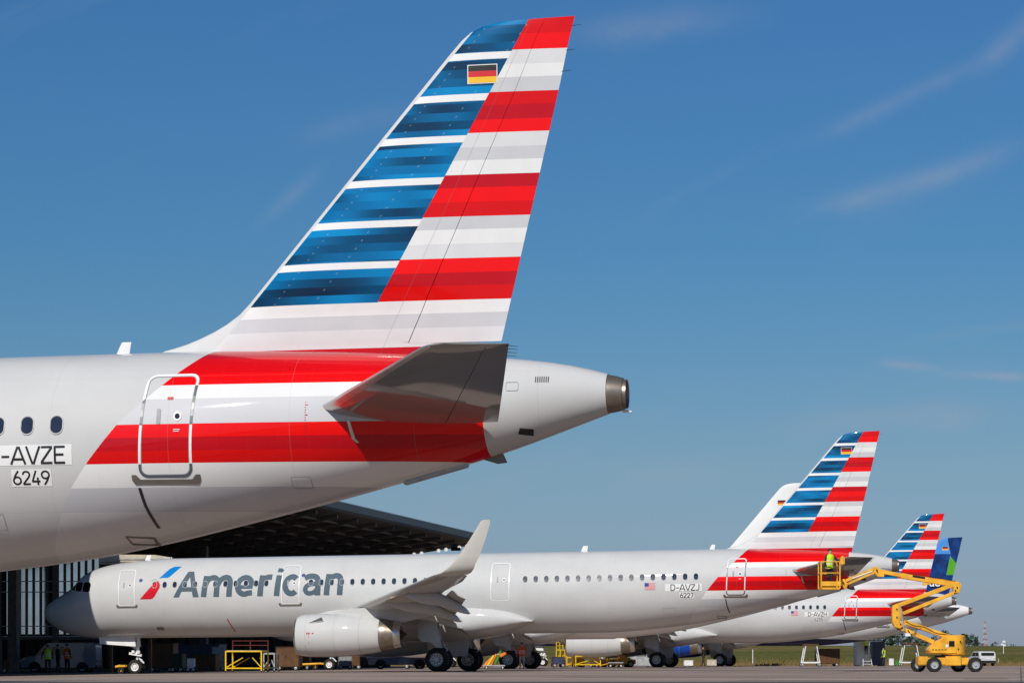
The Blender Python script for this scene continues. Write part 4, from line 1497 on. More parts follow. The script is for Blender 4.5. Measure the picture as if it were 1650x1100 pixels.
def big_title(plane):
    r = plane.root
    # the big word, drawn as broad pen strokes (units: 1/30 m), slightly slanted
    K, P = 0.03304, 9.0
    letters = {
        'A': [[[(0, 0), (9.4, 0), (13.0, 9.5), (24.9, 34.0), (29.2, 42.6), (19.7, 42.6)]], [[(32, 0), (41.5, 0), (29.2, 42.6), (24.0, 42.6), (24.6, 33.0)]], [[(9.5, 9.5), (34.0, 9.5), (32.0, 16.8), (12.2, 16.8)]]],
        'm': [stroke([(49.2, 0), (51.2, 35.0)], P, False), stroke([(50.6, 19), (54, 27.5), (60.5, 31.6), (66.5, 30.6), (69.5, 25.5), (69.9, 17), (69.6, 0)], P), stroke([(70.4, 19), (74.5, 27.5), (81, 31.6), (87, 30.6), (90, 25.5), (90.4, 17), (90.1, 0)], P)],
        'e': [stroke([(127.2, 6.0)] + ell(114.6, 17.5, 11.3, 13.6, -62, -360, 22), P), stroke([(127.5, 15.6), (104.5, 15.6)], 6.2, False)],
        'r': [stroke([(139.9, 0), (141.6, 34.6)], P, False), stroke([(141.0, 18), (144.5, 27), (150, 31.0), (157.2, 31.2)], P)],
        'i': [stroke([(166.5, 0), (168.4, 34.2)], P, False), stroke([(168.9, 39.2), (169.5, 45.6)], 9.2, False)],
        'c': [stroke(ell(189.8, 17.5, 10.2, 13.7, 48, 312, 20), P)],
        'a': [stroke([(209.8, 28.2), (215, 31.0), (221.5, 31.8), (228, 29.6), (231.3, 23.5), (231.8, 13), (231.9, 0)], P), stroke([(231.0, 19.0), (222, 18.8), (214.8, 16.2), (212.0, 10.4), (214.6, 4.9), (220.5, 3.7), (227, 6.2), (230.8, 11)], 7.4)],
        'n': [stroke([(245.9, 0), (247.8, 35.0)], P, False), stroke([(247.2, 19), (251, 27.5), (257.8, 31.8), (263.9, 30.6), (266.9, 25.5), (267.3, 17), (267.0, 0)], P)],
    }
    title = thing_part('airline_name', r)
    for ch, parts in letters.items():
        bm = bmesh.new()
        for i, q in enumerate(parts):
            me = skin_patch([[(7.68 + (x_ + 0.03 * z_) * K, 3.91 + z_ * 0.0312) for x_, z_ in f] for f in q], 0.006 + 0.002 * i, 0.07, 1.0)
            bm.from_mesh(me)
            bpy.data.meshes.remove(me)
        me = bpy.data.meshes.new('letter')
        bm.to_mesh(me)
        bm.free()
        me.materials.append(M['slate'])
        link('letter', me, title)
    # flight symbol: blue wing, red wing, grey beak between
    def curve(pts):
        return pts
    patch_obj('emblem_blue_wing', [[(6.85, 4.90), (6.98, 4.93), (7.28, 4.93), (7.40, 4.97), (7.52, 5.08), (7.93, 5.52), (7.60, 5.52), (7.45, 5.48), (7.30, 5.38)]], 'bird_blue', r, 0.007, step_w=0.06)
    patch_obj('emblem_red_wing', [[(5.88, 3.84), (6.45, 3.84), (6.58, 3.88), (6.68, 3.98), (6.93, 4.42), (6.95, 4.55), (6.90, 4.68), (6.82, 4.76), (6.72, 4.74), (6.62, 4.66)]], 'bird_red', r, 0.007, step_w=0.06)
    patch_obj('emblem_grey_beak', [[(6.42, 4.80), (6.52, 4.88), (6.66, 4.90), (6.80, 4.84), (6.86, 4.76), (6.74, 4.78), (6.62, 4.76)]], 'bird_grey', r, 0.007, step_w=0.06)
    for u, w in ((5.88, 4.82), (14.55, 4.95)):
        patch_obj('round_badge', [[(u + 0.10 * math.cos(R(a)), w + 0.09 * math.sin(R(a))) for a in range(0, 360, 24)]], 'flag_blue', r, 0.009)
    # windscreen
    for nm, poly in (('cockpit_window', [(2.62, 4.30), (2.98, 4.26), (3.06, 4.34), (3.08, 4.66), (2.98, 4.78), (2.72, 4.80), (2.62, 4.74)]), ('cockpit_window', [(2.18, 4.34), (2.50, 4.30), (2.56, 4.38), (2.56, 4.72), (2.48, 4.79), (2.22, 4.80), (2.12, 4.70)]),
                     ('cockpit_window', [(1.86, 4.40), (2.08, 4.38), (2.06, 4.78), (1.96, 4.72)])):
        patch_obj(nm, [poly], 'cockpit', r, 0.008, step_w=0.06, step_u=0.1)
    patch_obj('service_mark', [[(10.43, 2.78), (10.49, 2.78), (10.72, 2.12), (10.66, 2.12)]], 'red', r, 0.008)
    patch_obj('static_port', [rrect(6.55, 6.95, 2.25, 2.42, 0.07)], 'sill', r, 0.008)
    # cowl markings
    mb = MB()
    c = (15.33 - 22, -5.75, 1.83)
    def cowl(du, a):
        rr = 1.062 + (0.016 if du < 1.6 else 0.012)
        return (c[0] + du, c[1] - rr * math.cos(a), c[2] + rr * math.sin(a))
    for du, a0, a1, w in ((0.72, 0.05, 0.13, 0.05), (0.80, 0.05, 0.13, 0.05), (0.88, 0.06, 0.12, 0.03), (0.82, -0.40, 0.0, 0.018), (1.0, 0.06, 0.11, 0.08)):
        mb.add([cowl(du, a0), cowl(du + w, a0), cowl(du + w, a1), cowl(du, a1)], [(0, 1, 2, 3)])
    mb.build('cowl_marking', 'red', [o for o in r.children if o.name.startswith('nacelle')][0])


big_title(A321B)
# white letters low on the blue fin
me_uo = fit_text('uo', 40.75, 41.75, 7.25, 7.75, 0.02)
for v_ in me_uo.vertices:
    v_.co = Vector((v_.co.x - 22, -0.30, v_.co.y))
me_uo.materials.append(M['white'])
link('fin_letters', me_uo, A321D.root)


# ------------------------------------------------------------------ people
def person(label, loc, rz, legs=0.0, lean=0.0, arms=((0.25, -0.3), (0.25, -0.3)), vest=None, top='shirt', low='trousers', h=1.76, group=None, bend=0.0):
    """Skinned figure facing +y. arms: (sideways, forward) hand offsets; legs: stride; bend: torso forward."""
    t = thing('person', label, 'person', loc, rz, group)
    k = h / 1.76

    def tor(x, y, z):
        a = bend
        dz = z - 0.93
        return (x, y + dz * math.sin(a), 0.93 + dz * math.cos(a))
    V, E, Rr = [], [], []

    def add(p, r, par=None):
        V.append(tuple(q * k for q in p))
        Rr.append((r * k, r * k))
        if par is not None:
            E.append((par, len(V) - 1))
        return len(V) - 1
    pel = add((0, 0, 0.95), 0.135)
    wst = add(tor(0, 0, 1.12), 0.125, pel)
    chs = add(tor(0, 0.0, 1.34), 0.150, wst)
    nk = add(tor(0, 0.01, 1.50), 0.06, chs)
    hd = add(tor(0, 0.03, 1.60), 0.092, nk)
    add(tor(0, 0.02, 1.71), 0.078, hd)
    for s, (ox, fy) in zip((-1, 1), arms):
        sh = add(tor(s * 0.19, 0, 1.42), 0.065, chs)
        hx, hy, hz = s * (0.19 + ox * 0.5), fy * -1, 1.42 - math.sqrt(max(0.02, 0.58 ** 2 - (ox * 0.5) ** 2 - fy ** 2)) * (1 if abs(fy) < 0.5 else 0.6)
        el = add(tor(s * (0.21 + ox * 0.45), -fy * 0.35 - 0.03, 1.42 - (1.42 - hz) * 0.52), 0.046, sh)
        wr = add(tor(hx, hy, hz), 0.034, el)
        add(tor(hx, hy + 0.05, hz - 0.07), 0.038, wr)
    for s in (-1, 1):
        st = s * legs
        hp = add((s * 0.10, 0, 0.86), 0.098, pel)
        kn = add((s * 0.11, st * 0.5 + 0.03, 0.48), 0.066, hp)
        an = add((s * 0.11, st, 0.09), 0.045, kn)
        add((s * 0.12, st + 0.15, 0.035), 0.04, an)
    me = bpy.data.meshes.new('body')
    me.from_pydata(V, E, [])
    o = bpy.data.objects.new('tmp', me)
    col.objects.link(o)
    md = o.modifiers.new('s', 'SKIN')
    for i, q in enumerate(me.skin_vertices[0].data):
        q.radius = Rr[i]
        q.use_root = (i == 0)
    sb = o.modifiers.new('d', 'SUBSURF')
    sb.levels = 1
    sb.render_levels = 1
    bpy.context.view_layer.update()
    em = bpy.data.meshes.new_from_object(o.evaluated_get(bpy.context.evaluated_depsgraph_get()))
    bpy.data.objects.remove(o)
    em.name = 'body'
    em.materials.clear()
    for m in (low, top, 'skin', 'black'):
        em.materials.append(M[m])
    nkz = Vector(tor(0, 0.01, 1.49)) * k
    hands = [Vector(V[i]) for i in (9, 13)]
    for p in em.polygons:
        c = p.center
        if c.z < 0.10 * k:
            i = 3
        elif c.z < 0.97 * k and (abs(c.x) < 0.2 * k) and min((c - q).length for q in hands) > 0.11 * k:
            i = 0
        elif (c - Vector(tor(0, 0.02, 1.64)) * k).length < 0.16 * k:
            i = 2
        elif min((c - q).length for q in hands) < 0.10 * k:
            i = 2
        else:
            i = 1
        p.material_index = i
        p.use_smooth = True
    link('body', em, t)
    # hair cap
    hb = MB()
    hc = Vector(tor(0, 0.0, 1.67)) * k
    rings = []
    for q in range(6):
        a = R(-12 + 100 * q / 5)
        rings.append([(hc.x + 0.098 * k * math.cos(a) * math.cos(2 * math.pi * j / 12), hc.y + 0.105 * k * math.cos(a) * math.sin(2 * math.pi * j / 12) - 0.012, hc.z + 0.105 * k * math.sin(a)) for j in range(12)])
    hb.loft(rings).build('hair', 'hair', t, 60)
    if vest:
        vb = MB()
        prof = [(0.86, 0.195, 0.155), (0.95, 0.20, 0.16), (1.12, 0.19, 0.155), (1.30, 0.215, 0.175), (1.42, 0.215, 0.16), (1.50, 0.10, 0.10)]
        rings = []
        for z, a, b in prof:
            rings.append([tuple(Vector(tor(a * math.cos(2 * math.pi * j / 16), b * math.sin(2 * math.pi * j / 16), z)) * k) for j in range(16)])
        vo = vb.loft(rings).build('vest', vest, t, 60)
        tb = MB()
        for z in (1.06, 1.20):
            rr = []
            for dz in (-0.022, 0.022):
                rr.append([tuple(Vector(tor(0.207 * math.cos(2 * math.pi * j / 16), 0.170 * math.sin(2 * math.pi * j / 16), z + dz)) * k) for j in range(16)])
            tb.loft(rr, cap0=False, cap1=False)
        tb.build('reflective_tape', 'tape', vo, 60)
    return t


# ------------------------------------------------------------------ boom lift at the tail of the lettered airliner
def make_boom_lift():
    Y = 125.0
    base = W(1530, 1080, Y)
    gx, gz = base.x, ground(base.x, Y)
    t = thing('boom_lift', 'yellow articulated boom lift raised to the tail of the lettered airliner', 'boom lift', (gx, Y, gz), 0)

    def L(px, py, dy=0.0):
        p = W(px, py, Y)
        return Vector((p.x - gx, dy, p.z - gz))
    s = Y / FPX

    # wheels: axle pairs at two stations, chassis turned a little so that the far wheels show
    for px, dys in ((1500.5, (-0.85,)), (1566.5, (-0.85,)), (1484, (0.85,)), (1549, (0.85,))):
        for dy in dys:
            c = L(px, 1068.6, dy)
            r = 0.345
            w = MB().lathe([(-.12, r * .55), (-.125, r * .75), (-.11, r * .93), (-.06, r), (.06, r), (.11, r * .93), (.125, r * .75), (.12, r * .55)], (0, 0, 0), 'y', 28).build('wheel', 'tyre', t, 50)
            w.location = (c.x, dy, r - 0.005)
            MB().lathe([(-.118, r * .56), (-.10, r * .50), (-.05, r * .42), (-.05, r * .2), (-.10, r * .16), (-.10, 0.001)], (0, 0, 0), 'y', 20).build('rim', 'galv', w, 40)
            tr = MB()
            for q in range(24):
                a = 2 * math.pi * q / 24
                tr.box((r * math.cos(a), 0, r * math.sin(a)), (0.03, 0.20, 0.03))
            tr.build('tread', 'tyre', w)
    a, b = L(1477, 1058), L(1572, 1058)
    MB().box(((a.x + b.x) / 2 - 0.15, 0, 0.50), (b.x - a.x - 0.5, 1.15, 0.34)).build('chassis', 'yellow', t, bevel=0.03)
    MB().box((L(1532, 0).x, -0.63, 0.52), (0.72, 0.20, 0.44)).build('chassis_side_box', 'yellow', t, bevel=0.02)
    MB().box((L(1484, 0).x, -0.35, 0.52), (0.48, 0.9, 0.42)).build('axle_cover', 'yellow', t, bevel=0.04)
    MB().tube((L(1520, 0).x, 0, 0.66), (L(1520, 0).x, 0, 0.78), 0.42, n=24).build('slew_ring', 'dark_metal', t, 40)
    # turret and counterweight
    z0, z1 = L(0, 1053).z, L(0, 1029).z
    x0, x1 = L(1494, 0).x, L(1540, 0).x
    MB().prism([(x0, z0 + .12), (x0 + .08, z0), (x1, z0), (x1, z1 + .10), (x0 + .75, z1 + .10), (x0 + .45, z1 - .05), (x0 + .18, z1 - .22), (x0 + .02, z1 - .42)], -0.62, 0.62).build('turret', 'yellow', t, bevel=0.05)
    cw = L(1541.5, 0).x
    MB().lathe([(L(0, 1055).z, 0.001), (L(0, 1055).z, 0.52), (L(0, 1053.5).z, 0.58), (L(0, 1024.5).z, 0.58), (L(0, 1022.5).z, 0.50), (L(0, 1022.5).z, 0.001)], (cw - 0.18, 0, 0), 'z', 28).build('counterweight', 'yellow', t, 40)
    MB().box((L(1530, 0).x, -0.63, L(0, 1036.5).z), (0.26, 0.03, 0.26)).build('control_panel', 'auto_glass', t, bevel=0.01)
    MB().box((L(1522.5, 0).x, -0.63, L(0, 1040).z), (0.13, 0.02, 0.13)).build('warning_plate', 'white', t)
    for px, py in ((1544.5, 1033), (1541, 1045)):
        c = L(px, py)
        MB().tube((c.x, -0.585, c.z), (c.x, -0.53, c.z), 0.035, n=10).build('latch', 'black', t)
    # lower parallelogram
    for dy in (-0.16, 0.16):
        MB().beam(L(1456, 1001, dy), L(1536, 1028, dy), 0.10, 0.20).build('lower_boom', 'yellow', t, bevel=0.015)
    MB().beam(L(1441, 1007), L(1504, 1034), 0.22, 0.19).build('lower_boom', 'yellow', t, bevel=0.015)
    MB().prism([tuple((L(px, py).x, L(px, py).z)) for px, py in ((1437, 977), (1443, 974), (1452, 979), (1454, 988), (1452, 993), (1449, 1003), (1458, 1000), (1461, 1006), (1449, 1012), (1441, 1010), (1437, 1001))], -0.22, 0.22).build('riser_knuckle', 'yellow', t, bevel=0.02)
    MB().tube(L(1449, 976, -0.26), L(1456, 1016, -0.26), 0.04, n=10).build('lift_cylinder', 'galv', t, 40)
    MB().tube(L(1445, 1012, -0.05), L(1480, 1022, -0.05), 0.05, n=10).build('lift_cylinder', 'dark_metal', t, 40)
    hose = [L(1462, 1014), L(1466, 1021), L(1472, 1021), L(1476, 1014), L(1484, 1012)]
    hb = MB()
    for p, q in zip(hose, hose[1:]):
        hb.tube(p + Vector((0, -0.2, 0)), q + Vector((0, -0.2, 0)), 0.018, n=6)
    hb.build('hose', 'black', t)
    MB().box(L(1462, 1022, -0.2), (0.24, 0.02, 0.14)).build('load_plate', 'white', t)
    # upper parallelogram
    for dy in (-0.15, 0.15):
        MB().beam(L(1439, 978, dy), L(1537, 941, dy), 0.09, 0.19).build('middle_boom', 'yellow', t, bevel=0.015)
    MB().beam(L(1452, 989), L(1544, 952), 0.20, 0.16).build('middle_boom', 'yellow', t, bevel=0.015)
    MB().prism([tuple((L(px, py).x, L(px, py).z)) for px, py in ((1535, 938), (1546, 938), (1548.5, 943), (1545, 955), (1536, 955))], -0.21, 0.21).build('elbow', 'yellow', t, bevel=0.02)
    # main boom and jib
    MB().beam(L(1544, 941.5), L(1452, 927), 0.20, 0.27).build('main_boom', 'yellow', t, bevel=0.02)
    MB().beam(L(1500, 938.5), L(1487, 941), 0.16, 0.12).build('boom_bracket', 'yellow', t, bevel=0.01)
    MB().beam(L(1462, 928.6), L(1413, 919), 0.15, 0.18).build('telescopic_boom', 'yellow', t, bevel=0.015)
    MB().prism([tuple((L(px, py).x, L(px, py).z)) for px, py in ((1406, 914), (1413, 912), (1419, 921), (1424, 922), (1424, 929), (1414, 929), (1408, 922))], -0.14, 0.14).build('jib_pivot', 'yellow', t, bevel=0.015)
    MB().beam(L(1411, 915), L(1363, 935), 0.10, 0.14).build('jib', 'yellow', t, bevel=0.012)
    MB().beam(L(1413, 920), L(1362, 942), 0.13, 0.10).build('jib', 'yellow', t, bevel=0.012)
    MB().tube(L(1405, 920, -0.08), L(1372, 932, -0.08), 0.025, n=8).build('jib_cylinder', 'galv', t, 40)
    MB().prism([tuple((L(px, py).x, L(px, py).z)) for px, py in ((1352, 934), (1360, 932), (1366, 940), (1363, 949), (1360, 949), (1358, 944), (1352, 943))], -0.14, 0.14).build('basket_mount', 'yellow', t, bevel=0.012)
    for (p0_, p1_), dz_ in (((L(1535, 1027, -0.24), L(1458, 1001, -0.24)), 0.05), ((L(1540, 936, -0.13), L(1420, 915, -0.13)), -0.01)):
        hb = MB()
        for k in range(10):
            a_, b_ = p0_.lerp(p1_, k / 10), p0_.lerp(p1_, (k + 1) / 10)
            a_ = a_ + Vector((0, 0, dz_ * math.sin(k * 1.3)))
            b_ = b_ + Vector((0, 0, dz_ * math.sin((k + 1) * 1.3)))
            hb.tube(a_, b_, 0.011, n=6)
        hb.build('hydraulic_hose', 'black', t)
    for k in range(5):
        MB().box((L(1500 + 5 * k, 0).x, -0.633, L(0, 1046).z), (0.09, 0.02, 0.03)).build('vent_slot', 'black', t)
    for px_, py_ in ((1444, 981), (1444, 994), (1450, 1005), (1541, 946), (1538, 951), (1412, 918), (1358, 938)):
        c_ = L(px_, py_)
        MB().tube((c_.x, -0.26, c_.z), (c_.x, 0.26, c_.z), 0.035, n=10).build('pivot_pin', 'dark_metal', t, 40)
    MB().beam(L(1490, 930.8, -0.105), L(1470, 927.6, -0.105), 0.006, 0.10).build('boom_lettering', 'black', t)
    # basket
    xa, xb = L(1321, 0).x, L(1351, 0).x
    zf, zt = L(0, 948).z, L(0, 905).z
    ya, yb = -0.55, 0.55
    MB().box(((xa + xb) / 2, 0, zf), (xb - xa, yb - ya, 0.10)).build('basket_floor', 'yellow', t, bevel=0.01)
    MB().box(((xa + xb) / 2, ya - 0.01, zf + 0.22), (xb - xa, 0.03, 0.22)).build('kick_plate', 'yellow', t, bevel=0.006)
    for x in (xa, xb):
        for y in (ya, yb):
            MB().beam((x, y, zf), (x, y, zt), 0.06, 0.06).build('basket_post', 'yellow', t, bevel=0.01)
    for z in (zt, zf + 0.72):
        for p, q in (((xa, ya, z), (xb, ya, z)), ((xa, yb, z), (xb, yb, z)), ((xa, ya, z), (xa, yb, z)), ((xb, ya, z), (xb, yb, z))):
            MB().tube(p, q, 0.026, n=8).build('basket_rail', 'yellow', t, 40)
    MB().box((xb + 0.16, -0.15, L(0, 903).z), (0.20, 0.42, 0.44)).build('control_box', 'yellow', t, bevel=0.06)
    MB().tube((xb + 0.20, -0.2, L(0, 910).z), (xb + 0.14, -0.2, L(0, 928).z), 0.02, n=6).build('hose', 'black', t)
    p = L(1336, 946)
    person('worker in yellow hi-vis vest standing in the lift basket', (gx + p.x, Y - 0.1, zf + 0.05 + gz), R(-150), 0.05, 0, ((0.35, -0.42), (0.2, -0.2)), 'hivis', h=1.83, bend=0.06)


make_boom_lift()


# ------------------------------------------------------------------ ground equipment
def stand(label, loc, rz, w, d, h, mat, rail=None, group=None, brace=True, name='maintenance_stand'):
    """Tube trestle with deck, braces and optional guard rail."""
    t = thing(name, label, 'work stand', loc, rz, group)
    for x in (-w / 2, w / 2):
        for y in (-d / 2, d / 2):
            MB().beam((x, y, 0.08), (x, y, h), 0.07, 0.07).build('leg', mat, t)
            MB().lathe([(-.03, .001), (-.03, .07), (.03, .07), (.03, .001)], (x, y, 0.075), 'y', 12).build('castor', 'tyre', t)
    for z in (0.22, h):
        for p, q in (((-w / 2, -d / 2, z), (w / 2, -d / 2, z)), ((-w / 2, d / 2, z), (w / 2, d / 2, z)), ((-w / 2, -d / 2, z), (-w / 2, d / 2, z)), ((w / 2, -d / 2, z), (w / 2, d / 2, z))):
            MB().beam(p, q, 0.06, 0.07).build('frame_bar', mat, t)
    if brace:
        for y in (-d / 2, d / 2):
            MB().beam((-w / 2, y, 0.25), (-w * 0.02, y, h - 0.35), 0.05, 0.05).build('brace', mat, t)
            MB().beam((w / 2, y, 0.25), (w * 0.25, y, h - 0.35), 0.05, 0.05).build('brace', mat, t)
    MB().box((0, 0, h + 0.04), (w * 0.98, d * 0.98, 0.04)).build('deck', 'galv', t)
    if rail:
        for x in (-w / 2, 0, w / 2):
            MB().beam((x, d / 2, h), (x, d / 2, h + 0.62), 0.05, 0.05).build('rail_post', rail, t)
        for z in (h + 0.35, h + 0.6):
            MB().beam((-w / 2, d / 2, z), (w / 2, d / 2, z), 0.045, 0.045).build('guard_rail', rail, t)
    return t


stand('yellow tube trestle with red guard rail under the lettered front fuselage', G(398, 150.0), R(-9), 2.05, 1.5, 1.16, 'yellow2', 'dull_red')
st2 = stand('narrow grey trestle just right of the yellow trestle', G(437, 153.0), R(-9), 0.62, 1.0, 1.02, 'galv')
stand('yellow railed platform beside the farthest airliner nose wheel', G(921, 206), R(10), 0.95, 0.9, 0.75, 'yellow', 'yellow')
stand('low yellow frame stand under the white engine cowl', G(946, 204), R(6), 1.9, 1.1, 0.85, 'yellow2', None)
stand('yellow trestle at the right end of the equipment row', G(986, 205), R(-12), 1.1, 0.8, 0.9, 'yellow', None)
stand('tall thin yellow step frame behind the equipment row', G(905, 209), R(30), 0.6, 0.6, 1.35, 'yellow2', 'yellow2')


def towbar(label, loc, l, mat):
    t = thing('tow_bar', label, 'tow bar', loc, R(180))
    MB().tube((0.35, 0, 0.42), (l, 0, 0.36), 0.075, n=12).build('tube', mat, t, 40)
    MB().beam((0.05, -0.2, 0.42), (0.45, 0, 0.42), 0.08, 0.10).build('head_fork', mat, t)
    MB().beam((0.05, 0.2, 0.42), (0.45, 0, 0.42), 0.08, 0.10).build('head_fork', mat, t)
    for y in (-0.4, 0.4):
        MB().lathe([(-.06, .07), (-.06, .16), (.06, .16), (.06, .07)], (l * 0.45, y, 0.16), 'y', 16).build('wheel', 'tyre', t, 50)
    MB().beam((l * 0.45, -0.4, 0.16), (l * 0.45, 0.4, 0.16), 0.06, 0.06).build('axle', mat, t)
    MB().beam((l * 0.45, 0, 0.16), (l * 0.45, 0, 0.38), 0.06, 0.06).build('axle_strut', mat, t)
    MB().lathe([(-.03, .08), (-.03, .13), (.03, .13), (.03, .08)], (l + 0.12, 0, 0.36), 'z', 16).build('tow_eye', 'dark_metal', t, 50)
    return t


towbar('orange tow bar lying left of the small nose wheel behind the big engine', G(527, 176.5), 1.7, 'yellow')
towbar('short yellow tow bar left of the lettered airliner nose wheel', G(205, 140.0), 0.62, 'yellow')


def wheel_obj(parent, x, y, r, w=0.2, rim='rim'):
    o = MB().lathe([(-w / 2, r * .6), (-w / 2, r * .9), (-w * .3, r), (w * .3, r), (w / 2, r * .9), (w / 2, r * .6)], (0, 0, 0), 'y', 20).build('wheel', 'tyre', parent, 50)
    o.location = (x, y, r)
    MB().lathe([(-w / 2 * .9, 0.001), (-w / 2 * .95, r * .3), (-w / 2 * .7, r * .5), (-w / 2 * .98, r * .62)], (0, 0, 0), 'y', 18).build('rim', rim, o, 40)
    MB().lathe([(w / 2 * .9, 0.001), (w / 2 * .95, r * .3), (w / 2 * .7, r * .5), (w / 2 * .98, r * .62)], (0, 0, 0), 'y', 18).build('rim', rim, o, 40)
    return o


def car(label, loc, rz, prof, glass, wid, mat, wheels, r, cat, name, doors=(), lights=None):
    """Side-profile body with rounded edges, set-in glass, wheels with rims, lamps and bumpers."""
    t = thing(name, label, cat, loc, rz)
    MB().prism(prof, -wid / 2, wid / 2).build('body', mat, t, bevel=0.07)
    for g in glass:
        for s in (-1, 1):
            MB().prism(g, s * (wid / 2 - 0.004) - 0.01, s * (wid / 2 - 0.004) + 0.01).build('side_window', 'auto_glass', t)
    for x in wheels:
        for s in (-1, 1):
            wheel_obj(t, x, s * (wid / 2 - 0.11), r)
            a = MB()
            a.prism([(x + (r + 0.07) * math.cos(R(q)), r + (r + 0.07) * math.sin(R(q))) for q in range(-10, 191, 20)], s * (wid / 2 + 0.002) - 0.008, s * (wid / 2 + 0.002) + 0.008)
            a.build('wheel_arch', 'black', t)
    for x in doors:
        for s in (-1, 1):
            MB().box((x, s * (wid / 2 + 0.001), 0.85), (0.015, 0.008, 0.85)).build('door_gap', 'black', t)
            MB().box((x + 0.14, s * (wid / 2 + 0.012), 0.98), (0.16, 0.02, 0.03)).build('door_handle', 'black', t)
    xs = [p[0] for p in prof]
    if cat == 'car':
        xr = max(xs) - 0.30 if prof[0][0] > 1 else 0.05
        MB().box((xr, 0, 1.13), (0.14, wid * 0.78, 0.30)).build('rear_window', 'auto_glass', t, bevel=0.02)
        MB().box((0.0, 0, 0.72), (0.03, 0.5, 0.12)).build('number_plate', 'white', t)
    for x, m in ((min(xs) - 0.012, 'lamp'), (max(xs) + 0.012, 'red')):
        for s in (-1, 1):
            MB().box((x, s * (wid / 2 - 0.2), 0.78), (0.04, 0.24, 0.16)).build('lamp', m, t, bevel=0.01)
        MB().box((x, 0, 0.42), (0.08, wid * 0.96, 0.2)).build('bumper', 'black', t, bevel=0.02)
    return t


VAN = [(0, 0.34), (0, 0.78), (0.12, 0.98), (0.95, 1.12), (1.62, 1.82), (1.85, 1.93), (4.75, 1.96), (4.9, 1.85), (4.95, 0.34)]
car('white panel van coloured grey for the shade, parked below the glass hangar door', G(38, 172.0), R(-4), VAN, [[(1.05, 1.13), (1.95, 1.15), (1.95, 1.70), (1.68, 1.70)], [(2.08, 1.15), (2.85, 1.15), (2.85, 1.70), (2.08, 1.70)]], 1.85, 'van_shaded', (0.95, 4.05), 0.33, 'van', 'panel_van', (2.02, 3.0))
EST = [(0, 0.30), (0, 0.62), (0.15, 0.74), (1.05, 0.88), (1.65, 1.36), (1.95, 1.45), (3.7, 1.42), (4.25, 0.98), (4.35, 0.86), (4.38, 0.30)]
car('blue estate car parked behind the big silver engine', (G(592, 181)[0] , 181, ground(-10, 181)), R(4), [(4.38 - x, z) for x, z in EST][::-1], [[(4.38 - x, z) for x, z in g] for g in ([(1.25, 0.92), (2.3, 0.93), (2.3, 1.34), (1.75, 1.33)], [(2.4, 0.93), (3.4, 0.95), (3.35, 1.34), (2.4, 1.34)])], 1.75, 'car_blue', (0.88, 3.5), 0.31, 'car', 'estate_car', (2.0,))
car('small white hatchback half hidden by the boom lift wheel', (G(1577, 262)[0], 257, 0), R(100), [(0, 0.28), (0, 1.0), (0.1, 1.25), (0.3, 1.40), (1.9, 1.42), (2.5, 0.98), (3.4, 0.82), (3.55, 0.6), (3.55, 0.28)], [[(0.25, 0.95), (1.15, 0.95), (1.15, 1.30), (0.35, 1.30)], [(1.25, 0.95), (2.25, 0.95), (1.85, 1.30), (1.25, 1.30)]], 1.65, 'van_white', (0.6, 2.85), 0.29, 'car', 'hatchback', (1.2,))


def box_unit(name, label, cat, loc, rz, size, mat, ribs=0, rib_mat=None, wheels=False, lid=None, doors=0):
    """Cabinet-like unit: bevelled shell, separate ribs or doors, skids or wheels."""
    t = thing(name, label, cat, loc, rz)
    w, d, h = size
    z0 = 0.22 if wheels else 0.06
    MB().box((0, 0, z0 + h / 2), (w, d, h)).build('shell', mat, t, bevel=0.025)
    for k in range(ribs):
        MB().box((-w / 2 + w * (k + 0.5) / ribs, -d / 2 - 0.012, z0 + h / 2), (w / ribs * 0.62, 0.024, h * 0.92)).build('panel', rib_mat or mat, t, bevel=0.006)
    for k in range(doors):
        MB().box((-w / 2 + w * (k + 0.5) / doors, -d / 2 - 0.010, z0 + h / 2), (w / doors * 0.92, 0.02, h * 0.9)).build('door', rib_mat or mat, t, bevel=0.006)
        MB().box((-w / 2 + w * (k + 0.85) / doors, -d / 2 - 0.03, z0 + h * 0.55), (0.03, 0.03, 0.14)).build('handle', 'black', t)
    MB().box((0, 0, z0 + h + 0.02), (w * 1.03, d * 1.03, 0.04)).build('lid', lid or mat, t, bevel=0.01)
    if wheels:
        for x in (-w * .36, w * .36):
            for s in (-1, 1):
                wheel_obj(t, x, s * (d / 2 - 0.06), 0.17, 0.12)
    else:
        for x in (-w * .4, w * .4):
            MB().box((x, 0, 0.03), (0.12, d * 0.9, 0.06)).build('skid', 'dark_metal', t)
    return t


box_unit('slatted_container', 'pale grey slatted container right of the yellow equipment', 'container', G(1031, 231), R(-6), (1.85, 1.2, 0.82), 'galv', 9, 'galv')
box_unit('tall_cabinet', 'tall pale cabinet at the right end of the slatted container', 'cabinet', G(1046, 229), R(-6), (0.45, 0.7, 0.98), 'galv', 0, None)
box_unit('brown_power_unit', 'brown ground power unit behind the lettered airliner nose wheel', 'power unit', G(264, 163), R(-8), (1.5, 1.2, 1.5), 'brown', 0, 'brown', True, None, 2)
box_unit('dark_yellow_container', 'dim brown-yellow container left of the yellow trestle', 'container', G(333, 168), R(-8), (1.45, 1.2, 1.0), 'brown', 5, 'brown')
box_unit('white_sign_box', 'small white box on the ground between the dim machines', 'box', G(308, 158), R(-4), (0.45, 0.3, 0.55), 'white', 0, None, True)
box_unit('blue_tool_container', 'dark blue ribbed container in the shade behind the trestle', 'container', G(300, 186), R(-8), (5.2, 2.2, 1.75), 'dark_blue', 16, 'dark_blue')
